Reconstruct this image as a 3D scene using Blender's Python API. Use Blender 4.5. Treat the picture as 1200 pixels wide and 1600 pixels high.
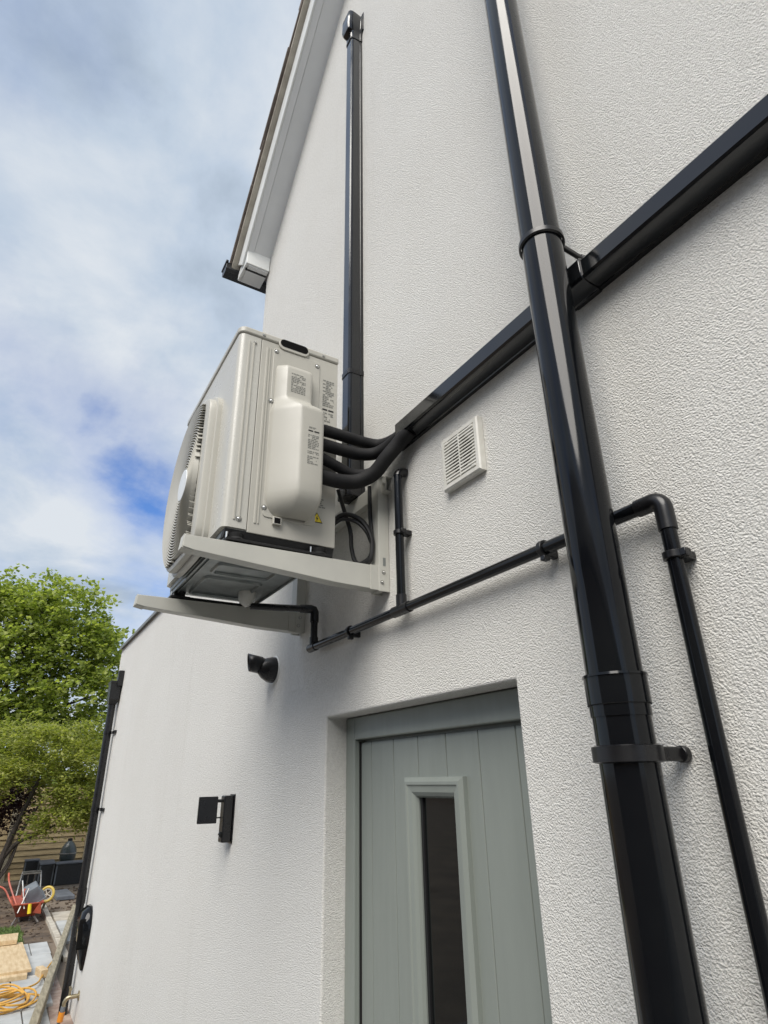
import bpy, bmesh, math, random
from mathutils import Vector, Matrix, noise as mnoise
R = math.radians
scene = bpy.context.scene
for o in list(bpy.data.objects):
    bpy.data.objects.remove(o)
COL = scene.collection
random.seed(7)

# ------------------------------------------------------------------ camera
cam_d = bpy.data.cameras.new('camera')
cam = bpy.data.objects.new('camera', cam_d)
COL.objects.link(cam)
scene.camera = cam
cam_d.sensor_fit = 'HORIZONTAL'
cam_d.sensor_width = 36.0
cam_d.lens = 28.05
cam_d.clip_start = 0.02
cam_d.clip_end = 2000
yaw, pitch, roll = R(31.4023), R(23.9476), R(-1.0799)
fw = Vector((-math.cos(yaw) * math.cos(pitch), math.sin(yaw) * math.cos(pitch), math.sin(pitch)))
rt = fw.cross(Vector((0, 0, 1))).normalized()
up = rt.cross(fw)
rt2 = math.cos(roll) * rt + math.sin(roll) * up
up2 = -math.sin(roll) * rt + math.cos(roll) * up
m = Matrix((rt2, up2, -fw)).transposed().to_4x4()
m.translation = Vector((0, -1, 0))          # the lens is one metre from the wall face (y = 0); z = 0 is lens height
cam.matrix_world = m

# ------------------------------------------------------------------ sky
SUN = Vector((0.42, -0.52, 0.74)).normalized()
world = bpy.data.worlds.new('World')
scene.world = world
world.use_nodes = True
wn = world.node_tree
wn.nodes.clear()
W = wn.nodes.new
wl = wn.links.new


def vmath(nt, op, a=None, b=None):
    n = nt.nodes.new('ShaderNodeVectorMath')
    n.operation = op
    for i, s in enumerate((a, b)):
        if s is None:
            continue
        if isinstance(s, (tuple, list, Vector)):
            n.inputs[i].default_value = tuple(s)
        else:
            nt.links.new(s, n.inputs[i])
    return n


def math_(nt, op, a=None, b=None, c=None, clamp=False):
    n = nt.nodes.new('ShaderNodeMath')
    n.operation = op
    n.use_clamp = clamp
    for i, s in enumerate((a, b, c)):
        if s is None:
            continue
        if isinstance(s, (int, float)):
            n.inputs[i].default_value = s
        else:
            nt.links.new(s, n.inputs[i])
    return n.outputs[0]


def mix_(nt, fac, a, b, mode='MIX'):
    n = nt.nodes.new('ShaderNodeMix')
    n.data_type = 'RGBA'
    n.blend_type = mode
    for i, s in ((0, fac), (6, a), (7, b)):
        if isinstance(s, (int, float)):
            n.inputs[i].default_value = s
        elif isinstance(s, (tuple, list)):
            n.inputs[i].default_value = tuple(s) + (1,) * (4 - len(s))
        else:
            nt.links.new(s, n.inputs[i])
    return n.outputs[2]


def ramp_(nt, fac, stops):
    n = nt.nodes.new('ShaderNodeValToRGB')
    e = n.color_ramp.elements
    while len(e) < len(stops):
        e.new(0.5)
    for el, (p, c) in zip(e, stops):
        el.position = p
        el.color = (c, c, c, 1) if isinstance(c, (int, float)) else tuple(c) + (1,)
    nt.links.new(fac, n.inputs[0])
    return n.outputs[0]


def noise_(nt, vec, scale, detail=4, rough=0.5, dist=0.0):
    n = nt.nodes.new('ShaderNodeTexNoise')
    n.inputs['Scale'].default_value = scale
    n.inputs['Detail'].default_value = detail
    n.inputs['Roughness'].default_value = rough
    n.inputs['Distortion'].default_value = dist
    nt.links.new(vec, n.inputs['Vector'])
    return n.outputs[0]


tc = W('ShaderNodeTexCoord')
dirn = vmath(wn, 'NORMALIZE', tc.outputs['Generated']).outputs[0]
sep = W('ShaderNodeSeparateXYZ')
wl(dirn, sep.inputs[0])
zz = math_(wn, 'MAXIMUM', sep.outputs[2], 0.0)
den = math_(wn, 'ADD', zz, 0.22)
cmb = W('ShaderNodeCombineXYZ')
wl(math_(wn, 'DIVIDE', sep.outputs[0], den), cmb.inputs[0])
wl(math_(wn, 'DIVIDE', sep.outputs[1], den), cmb.inputs[1])
cl = cmb.outputs[0]
n1 = noise_(wn, cl, 1.5, 7, 0.52, 0.25)
n2 = noise_(wn, vmath(wn, 'ADD', cl, (7.3, 2.1, 0)).outputs[0], 2.9, 9, 0.57, 0.25)
n3 = noise_(wn, vmath(wn, 'MULTIPLY', cl, (2.6, 3.4, 1)).outputs[0], 1.9, 8, 0.58, 0.1)


def bump_dir(d, width, amp):
    d = Vector(d).normalized()
    dt = wn.nodes.new('ShaderNodeVectorMath')
    dt.operation = 'DOT_PRODUCT'
    wl(dirn, dt.inputs[0])
    dt.inputs[1].default_value = d
    q = math_(wn, 'SUBTRACT', 1.0, dt.outputs['Value'])
    q = math_(wn, 'MULTIPLY', q, -1.0 / width)
    return math_(wn, 'MULTIPLY', math_(wn, 'EXPONENT', q), amp)


cover = n1
for d, w_, a_ in (((-0.910, 0.122, 0.398), 0.0048, -0.40), ((-0.88, 0.03, 0.475), 0.004, -0.10), ((-0.84, 0.085, 0.535), 0.004, -0.07),
                  ((-0.761, -0.05, 0.647), 0.02, 0.13), ((-0.95, 0.0, 0.31), 0.006, 0.10)):
    cover = math_(wn, 'ADD', cover, bump_dir(d, w_, a_))
cover = math_(wn, 'ADD', cover, math_(wn, 'MULTIPLY', math_(wn, 'SUBTRACT', n3, 0.5), 0.25))
fac = ramp_(wn, cover, ((0.22, 0.0), (0.36, 0.62), (0.56, 1.0)))
tone = n2
for d, w_, a_ in (((-0.62, 0.014, 0.784), 0.012, -0.08), ((-0.713, -0.12, 0.69), 0.008, -0.08), ((-0.761, -0.03, 0.637), 0.012, 0.14), ((-0.9, 0.03, 0.44), 0.01, 0.05)):
    tone = math_(wn, 'ADD', tone, bump_dir(d, w_, a_))
SKYK = 3.6      # cloud radiance against the sky texture's own scale (the Background strength is 0.1)
cloud = ramp_(wn, tone, ((0.26, (0.40, 0.485, 0.59)), (0.43, (0.56, 0.655, 0.78)), (0.62, (0.77, 0.82, 0.88))))
cloud = mix_(wn, 1.0, cloud, (SKYK, SKYK, SKYK), 'MULTIPLY')
sky = W('ShaderNodeTexSky')
sky.sky_type = 'NISHITA'
sky.sun_disc = False
sky.sun_elevation = math.asin(SUN.z)
sky.sun_rotation = math.atan2(SUN.x, SUN.y)
sky.air_density = 1.0
sky.dust_density = 0.6
blue = mix_(wn, 1.0, sky.outputs[0], (0.34, 0.48, 0.71), 'MULTIPLY')
skyc = mix_(wn, fac, blue, cloud)
bg = W('ShaderNodeBackground')
bg.inputs['Strength'].default_value = 0.1
wl(skyc, bg.inputs['Color'])
wo = W('ShaderNodeOutputWorld')
wl(bg.outputs[0], wo.inputs['Surface'])

# ------------------------------------------------------------------ sun and exposure
sd = bpy.data.lights.new('sun', 'SUN')
sd.energy = 1.5
sd.angle = R(42)
sd.color = (1.0, 0.95, 0.88)
so = bpy.data.objects.new('sun', sd)
COL.objects.link(so)
so.rotation_euler = (-SUN).to_track_quat('-Z', 'Y').to_euler()
so.location = (-3, -4, 9)
scene.view_settings.view_transform = 'Standard'
scene.view_settings.look = 'None'
scene.view_settings.exposure = 1.4
scene.view_settings.gamma = 1.0
scene.view_settings.use_curve_mapping = False

GZ = -1.85      # ground level


# ------------------------------------------------------------------ materials
def mat(name, col, rough=0.6, metal=0.0, spec=0.5, coat=0.0):
    mt = bpy.data.materials.new(name)
    mt.use_nodes = True
    b = mt.node_tree.nodes['Principled BSDF']
    b.inputs['Base Color'].default_value = tuple(col) + (1,)
    b.inputs['Roughness'].default_value = rough
    b.inputs['Metallic'].default_value = metal
    b.inputs['Specular IOR Level'].default_value = spec
    b.inputs['Coat Weight'].default_value = coat
    b.inputs['Coat Roughness'].default_value = 0.06
    return mt


def objco(nt):
    return nt.nodes.new('ShaderNodeTexCoord').outputs['Object']


def vary(mt, col_a, col_b, scale, stops=(0.35, 0.65), detail=5, bump=None, rough=None, stretch=None):
    """base colour between two tones by noise; bump = (scale, strength, distance); rough = (lo, hi, scale)"""
    nt = mt.node_tree
    b = nt.nodes['Principled BSDF']
    v = objco(nt)
    if stretch:
        v = vmath(nt, 'MULTIPLY', v, stretch).outputs[0]
    f = noise_(nt, v, scale, detail, 0.55)
    f = ramp_(nt, f, ((stops[0], 0.0), (stops[1], 1.0)))
    nt.links.new(mix_(nt, f, col_a, col_b), b.inputs['Base Color'])
    if bump:
        h = noise_(nt, v, bump[0], 3, 0.5)
        bp = nt.nodes.new('ShaderNodeBump')
        bp.inputs['Strength'].default_value = bump[1]
        bp.inputs['Distance'].default_value = bump[2]
        nt.links.new(h, bp.inputs['Height'])
        nt.links.new(bp.outputs[0], b.inputs['Normal'])
    if rough:
        r = noise_(nt, v, rough[2], 4, 0.6)
        r = ramp_(nt, r, ((0.3, rough[0]), (0.7, rough[1])))
        nt.links.new(r, b.inputs['Roughness'])
    return mt


M = {}
# textured silicone render on the walls
mt = mat('wall_render', (0.76, 0.74, 0.70), 0.9, spec=0.2)
nt = mt.node_tree
b = nt.nodes['Principled BSDF']
oc = objco(nt)
f = noise_(nt, oc, 1.3, 5, 0.6)
f = ramp_(nt, f, ((0.3, 0.0), (0.72, 1.0)))
c0 = mix_(nt, f, (0.82, 0.81, 0.77), (0.775, 0.76, 0.715))
f2 = noise_(nt, vmath(nt, 'MULTIPLY', oc, (5, 5, 0.7)).outputs[0], 1.0, 5, 0.6)
f2 = ramp_(nt, f2, ((0.58, 0.0), (0.8, 0.35)))
c1 = mix_(nt, f2, c0, (0.65, 0.635, 0.58))
nt.links.new(c1, b.inputs['Base Color'])
g1 = noise_(nt, oc, 270, 2.5, 0.6, 0.1)
g1 = ramp_(nt, g1, ((0.36, 0.0), (0.64, 1.0)))
vo = nt.nodes.new('ShaderNodeTexVoronoi')
vo.feature = 'F1'
vo.inputs['Scale'].default_value = 215
nt.links.new(oc, vo.inputs['Vector'])
hh = math_(nt, 'SUBTRACT', g1, math_(nt, 'MULTIPLY', vo.outputs['Distance'], 1.1))
g3 = noise_(nt, oc, 34, 4, 0.6)
hh = math_(nt, 'ADD', hh, math_(nt, 'MULTIPLY', g3, 0.8))
# grain shading painted as colour speckle, since the bump smooths out at distance
gm_ = noise_(nt, oc, 75, 5, 0.72)
gm_ = ramp_(nt, gm_, ((0.36, 0.0), (0.60, 1.0)))
c2 = mix_(nt, math_(nt, 'MULTIPLY', math_(nt, 'SUBTRACT', 1.0, gm_), 0.30), c1, (0.50, 0.49, 0.455))
nt.links.new(c2, b.inputs['Base Color'])
bp = nt.nodes.new('ShaderNodeBump')
bp.inputs['Strength'].default_value = 0.72
bp.inputs['Distance'].default_value = 0.003
nt.links.new(hh, bp.inputs['Height'])
nt.links.new(bp.outputs[0], b.inputs['Normal'])
M['render'] = mt

M['pvc'] = vary(mat('black_pvc_gloss', (0.010, 0.011, 0.013), 0.14, spec=0.3, coat=0.05), (0.004, 0.0045, 0.006), (0.007, 0.008, 0.009), 6, rough=(0.07, 0.14, 14))
M['pvc_satin'] = vary(mat('black_pvc_satin', (0.012, 0.012, 0.013), 0.38), (0.006, 0.006, 0.007), (0.010, 0.010, 0.011), 8, rough=(0.22, 0.4, 20))
M['duct'] = vary(mat('black_duct_plastic', (0.011, 0.012, 0.014), 0.2, spec=0.5, coat=0.3), (0.005, 0.0055, 0.007), (0.008, 0.009, 0.010), 5, rough=(0.07, 0.16, 10))
M['foam'] = vary(mat('black_foam_insulation', (0.02, 0.02, 0.021), 0.75, spec=0.3), (0.010, 0.010, 0.011), (0.018, 0.0175, 0.0175), 18, bump=(220, 0.3, 0.002))
M['cable'] = mat('black_cable_sheath', (0.014, 0.014, 0.015), 0.42)
M['cream'] = vary(mat('cream_powder_coat', (0.63, 0.615, 0.56), 0.36, spec=0.5), (0.50, 0.485, 0.43), (0.46, 0.447, 0.395), 3, bump=(420, 0.06, 0.0008), rough=(0.3, 0.46, 9))
M['cream_front'] = vary(mat('cream_front_gloss', (0.64, 0.63, 0.59), 0.22, spec=0.5), (0.55, 0.54, 0.49), (0.52, 0.51, 0.46), 3, rough=(0.24, 0.34, 12))
M['bracket'] = vary(mat('bracket_powder_coat', (0.55, 0.55, 0.50), 0.42), (0.55, 0.545, 0.49), (0.49, 0.485, 0.44), 5, bump=(300, 0.08, 0.001), rough=(0.36, 0.52, 8))
M['zinc'] = vary(mat('galvanised_steel', (0.48, 0.50, 0.51), 0.4, metal=0.55), (0.27, 0.29, 0.285), (0.19, 0.205, 0.20), 14, rough=(0.3, 0.5, 18))
M['bolt'] = mat('bolt_steel', (0.6, 0.6, 0.58), 0.28, metal=1.0)
M['dark'] = mat('dark_plastic_and_shade', (0.012, 0.012, 0.013), 0.5)
M['cavity'] = mat('black_and_cavity_shade', (0.006, 0.006, 0.006), 0.9, spec=0.1)  # near-black for the shade inside openings, and for the wall box side
M['rubber'] = mat('rubber_and_gap_black', (0.016, 0.016, 0.016), 0.7, spec=0.3)
M['print'] = mat('label_print_and_shade_grey', (0.20, 0.20, 0.18), 0.6)
M['print_black'] = mat('label_print_black', (0.015, 0.015, 0.015), 0.5)
M['yellow'] = mat('warning_yellow', (0.78, 0.60, 0.02), 0.45)
M['hub'] = mat('hub_white', (0.72, 0.74, 0.74), 0.3)
M['white'] = vary(mat('white_upvc', (0.72, 0.73, 0.71), 0.32), (0.80, 0.81, 0.79), (0.76, 0.77, 0.75), 4, rough=(0.26, 0.42, 9))
M['soffit'] = vary(mat('soffit_upvc', (0.66, 0.67, 0.67), 0.35), (0.78, 0.79, 0.79), (0.74, 0.75, 0.75), 4)
M['vent'] = vary(mat('vent_plastic', (0.66, 0.65, 0.60), 0.45), (0.69, 0.68, 0.63), (0.60, 0.59, 0.53), 24)
M['tile'] = vary(mat('roof_tile', (0.20, 0.165, 0.14), 0.85), (0.24, 0.20, 0.17), (0.14, 0.115, 0.10), 9, bump=(60, 0.4, 0.01))
M['tile_dark'] = vary(mat('dark_roof_tile', (0.07, 0.065, 0.062), 0.85), (0.085, 0.078, 0.074), (0.05, 0.047, 0.045), 6)
M['door'] = vary(mat('door_sage_grey', (0.245, 0.275, 0.25), 0.42), (0.238, 0.262, 0.238), (0.225, 0.248, 0.225), 5, bump=(160, 0.05, 0.001), rough=(0.36, 0.5, 10), stretch=(4, 4, 0.6))
M['glass'] = mat('dark_door_glass', (0.008, 0.009, 0.009), 0.03, spec=0.4)
M['coping'] = mat('coping_metal_grey', (0.22, 0.225, 0.225), 0.4, metal=0.3)
M['brass'] = mat('tap_brass', (0.42, 0.36, 0.24), 0.4, metal=0.9)
M['orange'] = vary(mat('orange_paint', (0.72, 0.10, 0.03), 0.42), (0.50, 0.10, 0.05), (0.30, 0.075, 0.05), 12)
M['hose_orange'] = mat('hose_connector_orange', (0.75, 0.28, 0.03), 0.4)
M['grey_tub'] = vary(mat('grey_tub_plastic', (0.16, 0.18, 0.20), 0.5), (0.18, 0.20, 0.22), (0.12, 0.13, 0.145), 9)
M['steel_tube'] = vary(mat('scuffed_tube_steel', (0.42, 0.42, 0.41), 0.45, metal=0.5), (0.48, 0.48, 0.46), (0.28, 0.26, 0.24), 16)
M['rim_yellow'] = mat('wheel_rim_yellow', (0.55, 0.40, 0.08), 0.5)
M['yel_cable'] = mat('yellow_cable', (0.62, 0.34, 0.06), 0.42)
M['ply'] = vary(mat('plywood', (0.60, 0.46, 0.28), 0.7), (0.64, 0.50, 0.31), (0.50, 0.36, 0.20), 5, stretch=(1, 6, 6))
M['timber'] = vary(mat('weathered_timber', (0.30, 0.26, 0.18), 0.8), (0.35, 0.31, 0.22), (0.20, 0.175, 0.12), 7, bump=(40, 0.4, 0.006), stretch=(1, 5, 5))
M['fence'] = vary(mat('fence_boards', (0.36, 0.28, 0.15), 0.85), (0.42, 0.33, 0.18), (0.27, 0.20, 0.11), 4, stretch=(5, 0.7, 5))
M['rattan'] = vary(mat('dark_box_plastic', (0.022, 0.023, 0.025), 0.55), (0.02, 0.021, 0.023), (0.035, 0.036, 0.038), 40)
M['ceramic'] = vary(mat('grill_ceramic', (0.05, 0.06, 0.06), 0.3), (0.045, 0.06, 0.058), (0.08, 0.09, 0.088), 60)
M['slab'] = vary(mat('paving_slab', (0.42, 0.43, 0.42), 0.85), (0.47, 0.48, 0.47), (0.34, 0.35, 0.345), 4, bump=(50, 0.3, 0.006))
M['slate'] = vary(mat('slate_slab', (0.12, 0.13, 0.15), 0.7), (0.15, 0.16, 0.18), (0.09, 0.10, 0.115), 5)
M['kerb'] = vary(mat('kerb_stone', (0.47, 0.43, 0.36), 0.85), (0.52, 0.48, 0.40), (0.38, 0.34, 0.28), 9)
M['soil'] = vary(mat('bare_soil', (0.11, 0.08, 0.055), 0.95), (0.145, 0.105, 0.07), (0.06, 0.042, 0.03), 5, detail=8, bump=(16, 0.8, 0.03))
M['ground'] = vary(mat('yard_dirt', (0.24, 0.19, 0.14), 0.95), (0.21, 0.165, 0.12), (0.13, 0.10, 0.075), 1.6, detail=9, bump=(20, 0.5, 0.02))
M['concrete'] = vary(mat('passage_concrete', (0.2, 0.2, 0.195), 0.9), (0.26, 0.255, 0.25), (0.19, 0.19, 0.185), 2, detail=8)
M['paver'] = vary(mat('path_pavers', (0.36, 0.27, 0.21), 0.9), (0.42, 0.33, 0.27), (0.28, 0.19, 0.15), 11, bump=(24, 0.4, 0.008))
M['grass'] = vary(mat('grass_blades', (0.06, 0.14, 0.025), 0.6), (0.13, 0.19, 0.045), (0.08, 0.13, 0.03), 6)
M['bark'] = vary(mat('tree_bark', (0.055, 0.045, 0.036), 0.9), (0.075, 0.06, 0.05), (0.03, 0.025, 0.02), 14, stretch=(5, 5, 1))
M['wallblock'] = vary(mat('dark_brickwork', (0.16, 0.13, 0.10), 0.9), (0.22, 0.19, 0.165), (0.15, 0.125, 0.108), 4)


def leafmat(name, ca, cb, cc, tr=0.5):
    mt = bpy.data.materials.new(name)
    mt.use_nodes = True
    nt = mt.node_tree
    b = nt.nodes['Principled BSDF']
    b.inputs['Roughness'].default_value = 0.5
    b.inputs['Specular IOR Level'].default_value = 0.35
    g = nt.nodes.new('ShaderNodeNewGeometry')
    r = nt.nodes.new('ShaderNodeValToRGB')
    e = r.color_ramp.elements
    e.new(0.5)
    for el, p, c in zip(e, (0.0, 0.5, 1.0), (ca, cb, cc)):
        el.position = p
        el.color = tuple(c) + (1,)
    nt.links.new(g.outputs['Random Per Island'], r.inputs[0])
    nt.links.new(r.outputs[0], b.inputs['Base Color'])
    t = nt.nodes.new('ShaderNodeBsdfTranslucent')
    nt.links.new(mix_(nt, 1.0, r.outputs[0], (1.5, 1.6, 0.7), 'MULTIPLY'), t.inputs['Color'])
    mx = nt.nodes.new('ShaderNodeMixShader')
    mx.inputs[0].default_value = tr
    nt.links.new(b.outputs[0], mx.inputs[1])
    nt.links.new(t.outputs[0], mx.inputs[2])
    nt.links.new(mx.outputs[0], nt.nodes['Material Output'].inputs['Surface'])
    return mt


M['leaf_green'] = leafmat('leaf_broad_green', (0.17, 0.22, 0.06), (0.29, 0.345, 0.095), (0.43, 0.46, 0.17))
M['leaf_lime'] = leafmat('leaf_yellow_green', (0.17, 0.205, 0.055), (0.29, 0.315, 0.085), (0.43, 0.43, 0.15))
M['leaf_purple'] = leafmat('leaf_dark_purple', (0.03, 0.014, 0.018), (0.045, 0.02, 0.026), (0.07, 0.035, 0.035), 0.2)


# ------------------------------------------------------------------ mesh helpers
class MB:
    """collects faces in world coordinates; build() links them as ONE mesh object under its thing"""

    def __init__(self):
        self.v, self.f = [], []

    def add(self, vs, fs):
        n = len(self.v)
        self.v += [tuple(p) for p in vs]
        self.f += [tuple(i + n for i in q) for q in fs]
        return self

    def box(self, x0, x1, y0, y1, z0, z1):
        return self.add([(x, y, z) for x in (x0, x1) for y in (y0, y1) for z in (z0, z1)],
                        [(0, 1, 3, 2), (4, 6, 7, 5), (0, 4, 5, 1), (2, 3, 7, 6), (0, 2, 6, 4), (1, 5, 7, 3)])

    def obox(self, c, ax, ay, az, hx, hy, hz):
        c, ax, ay, az = Vector(c), Vector(ax).normalized(), Vector(ay).normalized(), Vector(az).normalized()
        vs = [c + ax * (sx * hx) + ay * (sy * hy) + az * (sz * hz) for sx in (-1, 1) for sy in (-1, 1) for sz in (-1, 1)]
        return self.add(vs, [(0, 1, 3, 2), (4, 6, 7, 5), (0, 4, 5, 1), (2, 3, 7, 6), (0, 2, 6, 4), (1, 5, 7, 3)])

    def bar(self, a, b, w, h, upv=(0, 0, 1)):
        a, b = Vector(a), Vector(b)
        d = (b - a).normalized()
        s = d.cross(Vector(upv)).normalized()
        u = s.cross(d)
        return self.obox((a + b) / 2, d, s, u, (b - a).length / 2, w / 2, h / 2)

    def loft(self, rings, closed=True, caps=True):
        n = len(rings[0])
        vs = [p for r in rings for p in r]
        fs = []
        for i in range(len(rings) - 1):
            for j in range(n if closed else n - 1):
                k = (j + 1) % n
                fs.append((i * n + j, i * n + k, (i + 1) * n + k, (i + 1) * n + j))
        if caps:
            fs.append(tuple(range(n - 1, -1, -1)))
            fs.append(tuple(range((len(rings) - 1) * n, len(rings) * n)))
        return self.add(vs, fs)

    def tube(self, pts, r, n=14, caps=True):
        pts = [Vector(p) for p in pts]
        rr = r if isinstance(r, (list, tuple)) else [r] * len(pts)
        t0 = (pts[1] - pts[0]).normalized()
        u = t0.orthogonal().normalized()
        rings = []
        for i, p in enumerate(pts):
            t = (pts[min(i + 1, len(pts) - 1)] - pts[max(i - 1, 0)]).normalized()
            u = (u - t * u.dot(t)).normalized()
            w = t.cross(u)
            rings.append([p + (u * math.cos(2 * math.pi * k / n) + w * math.sin(2 * math.pi * k / n)) * rr[i] for k in range(n)])
        return self.loft(rings, True, caps)

    def cyl(self, a, b, r, n=18):
        return self.tube([a, b], r, n)

    def prism(self, poly, ax, c0, c1):
        """poly: 2-D points; ax: axis index of extrusion; the other two axes in order"""
        def put(p, c):
            q = list(p)
            q.insert(ax, c)
            return tuple(q)
        n = len(poly)
        vs = [put(p, c0) for p in poly] + [put(p, c1) for p in poly]
        fs = [(i, (i + 1) % n, n + (i + 1) % n, n + i) for i in range(n)]
        fs += [tuple(range(n - 1, -1, -1)), tuple(range(n, 2 * n))]
        return self.add(vs, fs)

    def torus(self, c, ax, R_, r, n=40, k=8):
        c, ax = Vector(c), Vector(ax).normalized()
        u = ax.orthogonal().normalized()
        w = ax.cross(u)
        rings = []
        for i in range(n + 1):
            a = 2 * math.pi * i / n
            d = u * math.cos(a) + w * math.sin(a)
            rings.append([c + d * (R_ + r * math.cos(2 * math.pi * j / k)) + ax * (r * math.sin(2 * math.pi * j / k)) for j in range(k)])
        return self.loft(rings, True, False)

    def build(self, name, material, parent=None, smooth=35, bevel=0, seg=2):
        org = Vector(parent.get('_o', (0, 0, 0))) if parent else Vector((0, 0, 0))
        me = bpy.data.meshes.new(name)
        me.from_pydata([tuple(Vector(p) - org) for p in self.v], [], self.f)
        bm = bmesh.new()
        bm.from_mesh(me)
        bmesh.ops.remove_doubles(bm, verts=bm.verts, dist=1e-6)
        bmesh.ops.recalc_face_normals(bm, faces=bm.faces)
        bm.to_mesh(me)
        bm.free()
        me.materials.append(material)
        o = bpy.data.objects.new(name, me)
        COL.objects.link(o)
        if smooth:
            me.shade_smooth()
            me.set_sharp_from_angle(angle=R(smooth))
        if bevel:
            bv = o.modifiers.new('bevel', 'BEVEL')
            bv.width = bevel
            bv.segments = seg
            bv.limit_method = 'ANGLE'
            bv.angle_limit = R(40)
        if parent:
            o.parent = parent
            o['_o'] = tuple(org)
        return o


def tag(o, label, cat, group=None):
    o['label'] = label
    o['category'] = cat
    if group:
        o['group'] = group
    return o


def thing(name, label, cat, loc, group=None):
    o = bpy.data.objects.new(name, None)
    COL.objects.link(o)
    o.location = loc
    o['_o'] = tuple(loc)
    o.empty_display_size = 0.1
    return tag(o, label, cat, group)


def struct(o, kind='structure'):
    o['kind'] = kind
    return o


def bez(pts, n=8):
    """smooth path through points (Catmull-Rom)"""
    P = [Vector(p) for p in pts]
    P = [P[0] * 2 - P[1]] + P + [P[-1] * 2 - P[-2]]
    out = []
    for i in range(1, len(P) - 2):
        for k in range(n):
            t = k / n
            a, b_, c, d = P[i - 1], P[i], P[i + 1], P[i + 2]
            out.append(0.5 * ((2 * b_) + (c - a) * t + (2 * a - 5 * b_ + 4 * c - d) * t * t + (3 * b_ - a - 3 * c + d) * t ** 3))
    out.append(P[-2])
    return out


# ------------------------------------------------------------------ ground
struct(MB().add([(-400, -400, GZ), (400, -400, GZ), (400, 400, GZ), (-400, 400, GZ)], [(0, 1, 2, 3)]).build('ground', M['ground'], smooth=0))

# ------------------------------------------------------------------ house
XE, XC, XL, XR = -7.45, -3.2, -2.066, -1.067      # extension end, gable corner, door opening
DT, CT = 0.203, 1.392                               # top of the door opening, extension parapet
SL = 1.144                                          # gable slope
APX = 1.0
RIGHT = 2 * APX - XC


def gz(x):
    x = x if x <= APX else 2 * APX - x
    return 4.714 + SL * (x + 2.02)


house = thing('house', 'white textured render house with gable roof and flush single storey extension', 'house', (-3.0, 0.0, GZ))
wb = MB()
B = GZ - 0.3
xs = [XE, XC, XL, XR, APX, RIGHT]
q = lambda *p: wb.add(p, [tuple(range(len(p)))])
q((XE, 0, B), (XC, 0, B), (XC, 0, CT), (XE, 0, CT))
q((XC, 0, B), (XL, 0, B), (XL, 0, DT), (XL, 0, CT), (XC, 0, CT))
q((XC, 0, CT), (XL, 0, CT), (XL, 0, gz(XL)), (XC, 0, gz(XC)))
q((XL, 0, DT), (XR, 0, DT), (XR, 0, CT), (XL, 0, CT))
q((XL, 0, CT), (XR, 0, CT), (XR, 0, gz(XR)), (XL, 0, gz(XL)))
q((XR, 0, B), (APX, 0, B), (APX, 0, CT), (XR, 0, CT), (XR, 0, DT))
q((XR, 0, CT), (APX, 0, CT), (APX, 0, gz(APX)), (XR, 0, gz(XR)))
q((APX, 0, B), (RIGHT, 0, B), (RIGHT, 0, gz(RIGHT)), (APX, 0, gz(APX)), (APX, 0, CT))
DP = 0.30
q((XL, 0, B), (XL, DP, B), (XL, DP, DT), (XL, 0, DT))             # reveals
q((XR, 0, B), (XR, DP, B), (XR, DP, DT), (XR, 0, DT))
q((XL, 0, DT), (XR, 0, DT), (XR, DP, DT), (XL, DP, DT))
q((XE, 0, B), (XE, 6, B), (XE, 6, CT), (XE, 0, CT))               # extension end and gable return
q((XC, 0, CT), (XC, 7, CT), (XC, 7, gz(XC)), (XC, 0, gz(XC)))
q((RIGHT, 0, B), (RIGHT, 7, B), (RIGHT, 7, gz(RIGHT)), (RIGHT, 0, gz(RIGHT)))
wb.build('wall', M['render'], house, smooth=0, bevel=0.007, seg=3)
MB().box(XE, XC, 0.02, 6, CT - 0.2, CT - 0.1).build('flat_roof', M['coping'], house, smooth=0)
# parapet coping along the extension
cp = MB()
cp.prism([(-0.028, CT - 0.012), (-0.024, CT - 0.014), (-0.024, CT + 0.004), (0.30, CT + 0.004), (0.30, CT + 0.03), (-0.028, CT + 0.018)], 0, XE - 0.02, XC - 0.002)
cp.build('coping', M['coping'], house, smooth=0)

# verge: soffit, bargeboard, box end, roof tiles
SD = Vector((1, 0, SL)).normalized()                # up the slope
SN = Vector((-SL, 0, 1)).normalized()               # out of the slope
OV = 0.18


def sp(s, nrm, y, base=Vector((-3.2, 0, gz(-3.2)))):
    return base + SD * s + SN * nrm + Vector((0, y, 0))


S1 = (APX + 3.2) * math.sqrt(1 + SL * SL)


def slope_box(mb, s0, s1, n0, n1, y0, y1):
    vs = [sp(s, n, y) for s in (s0, s1) for y in (y0, y1) for n in (n0, n1)]
    return mb.add(vs, [(0, 1, 3, 2), (4, 6, 7, 5), (0, 4, 5, 1), (2, 3, 7, 6), (0, 2, 6, 4), (1, 5, 7, 3)])


slope_box(MB(), 0.07, S1, 0.002, 0.014, -0.123, 0.01).build('soffit', M['soffit'], house, smooth=0)
slope_box(MB(), 0.07, S1, -0.003, 0.012, -0.170, -0.126).build('soffit', M['soffit'], house, smooth=0)
slope_box(MB(), -0.02, S1, -0.008, 0.135, -0.185, -0.172).build('barge_board', M['white'], house, smooth=0, bevel=0.003)
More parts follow.
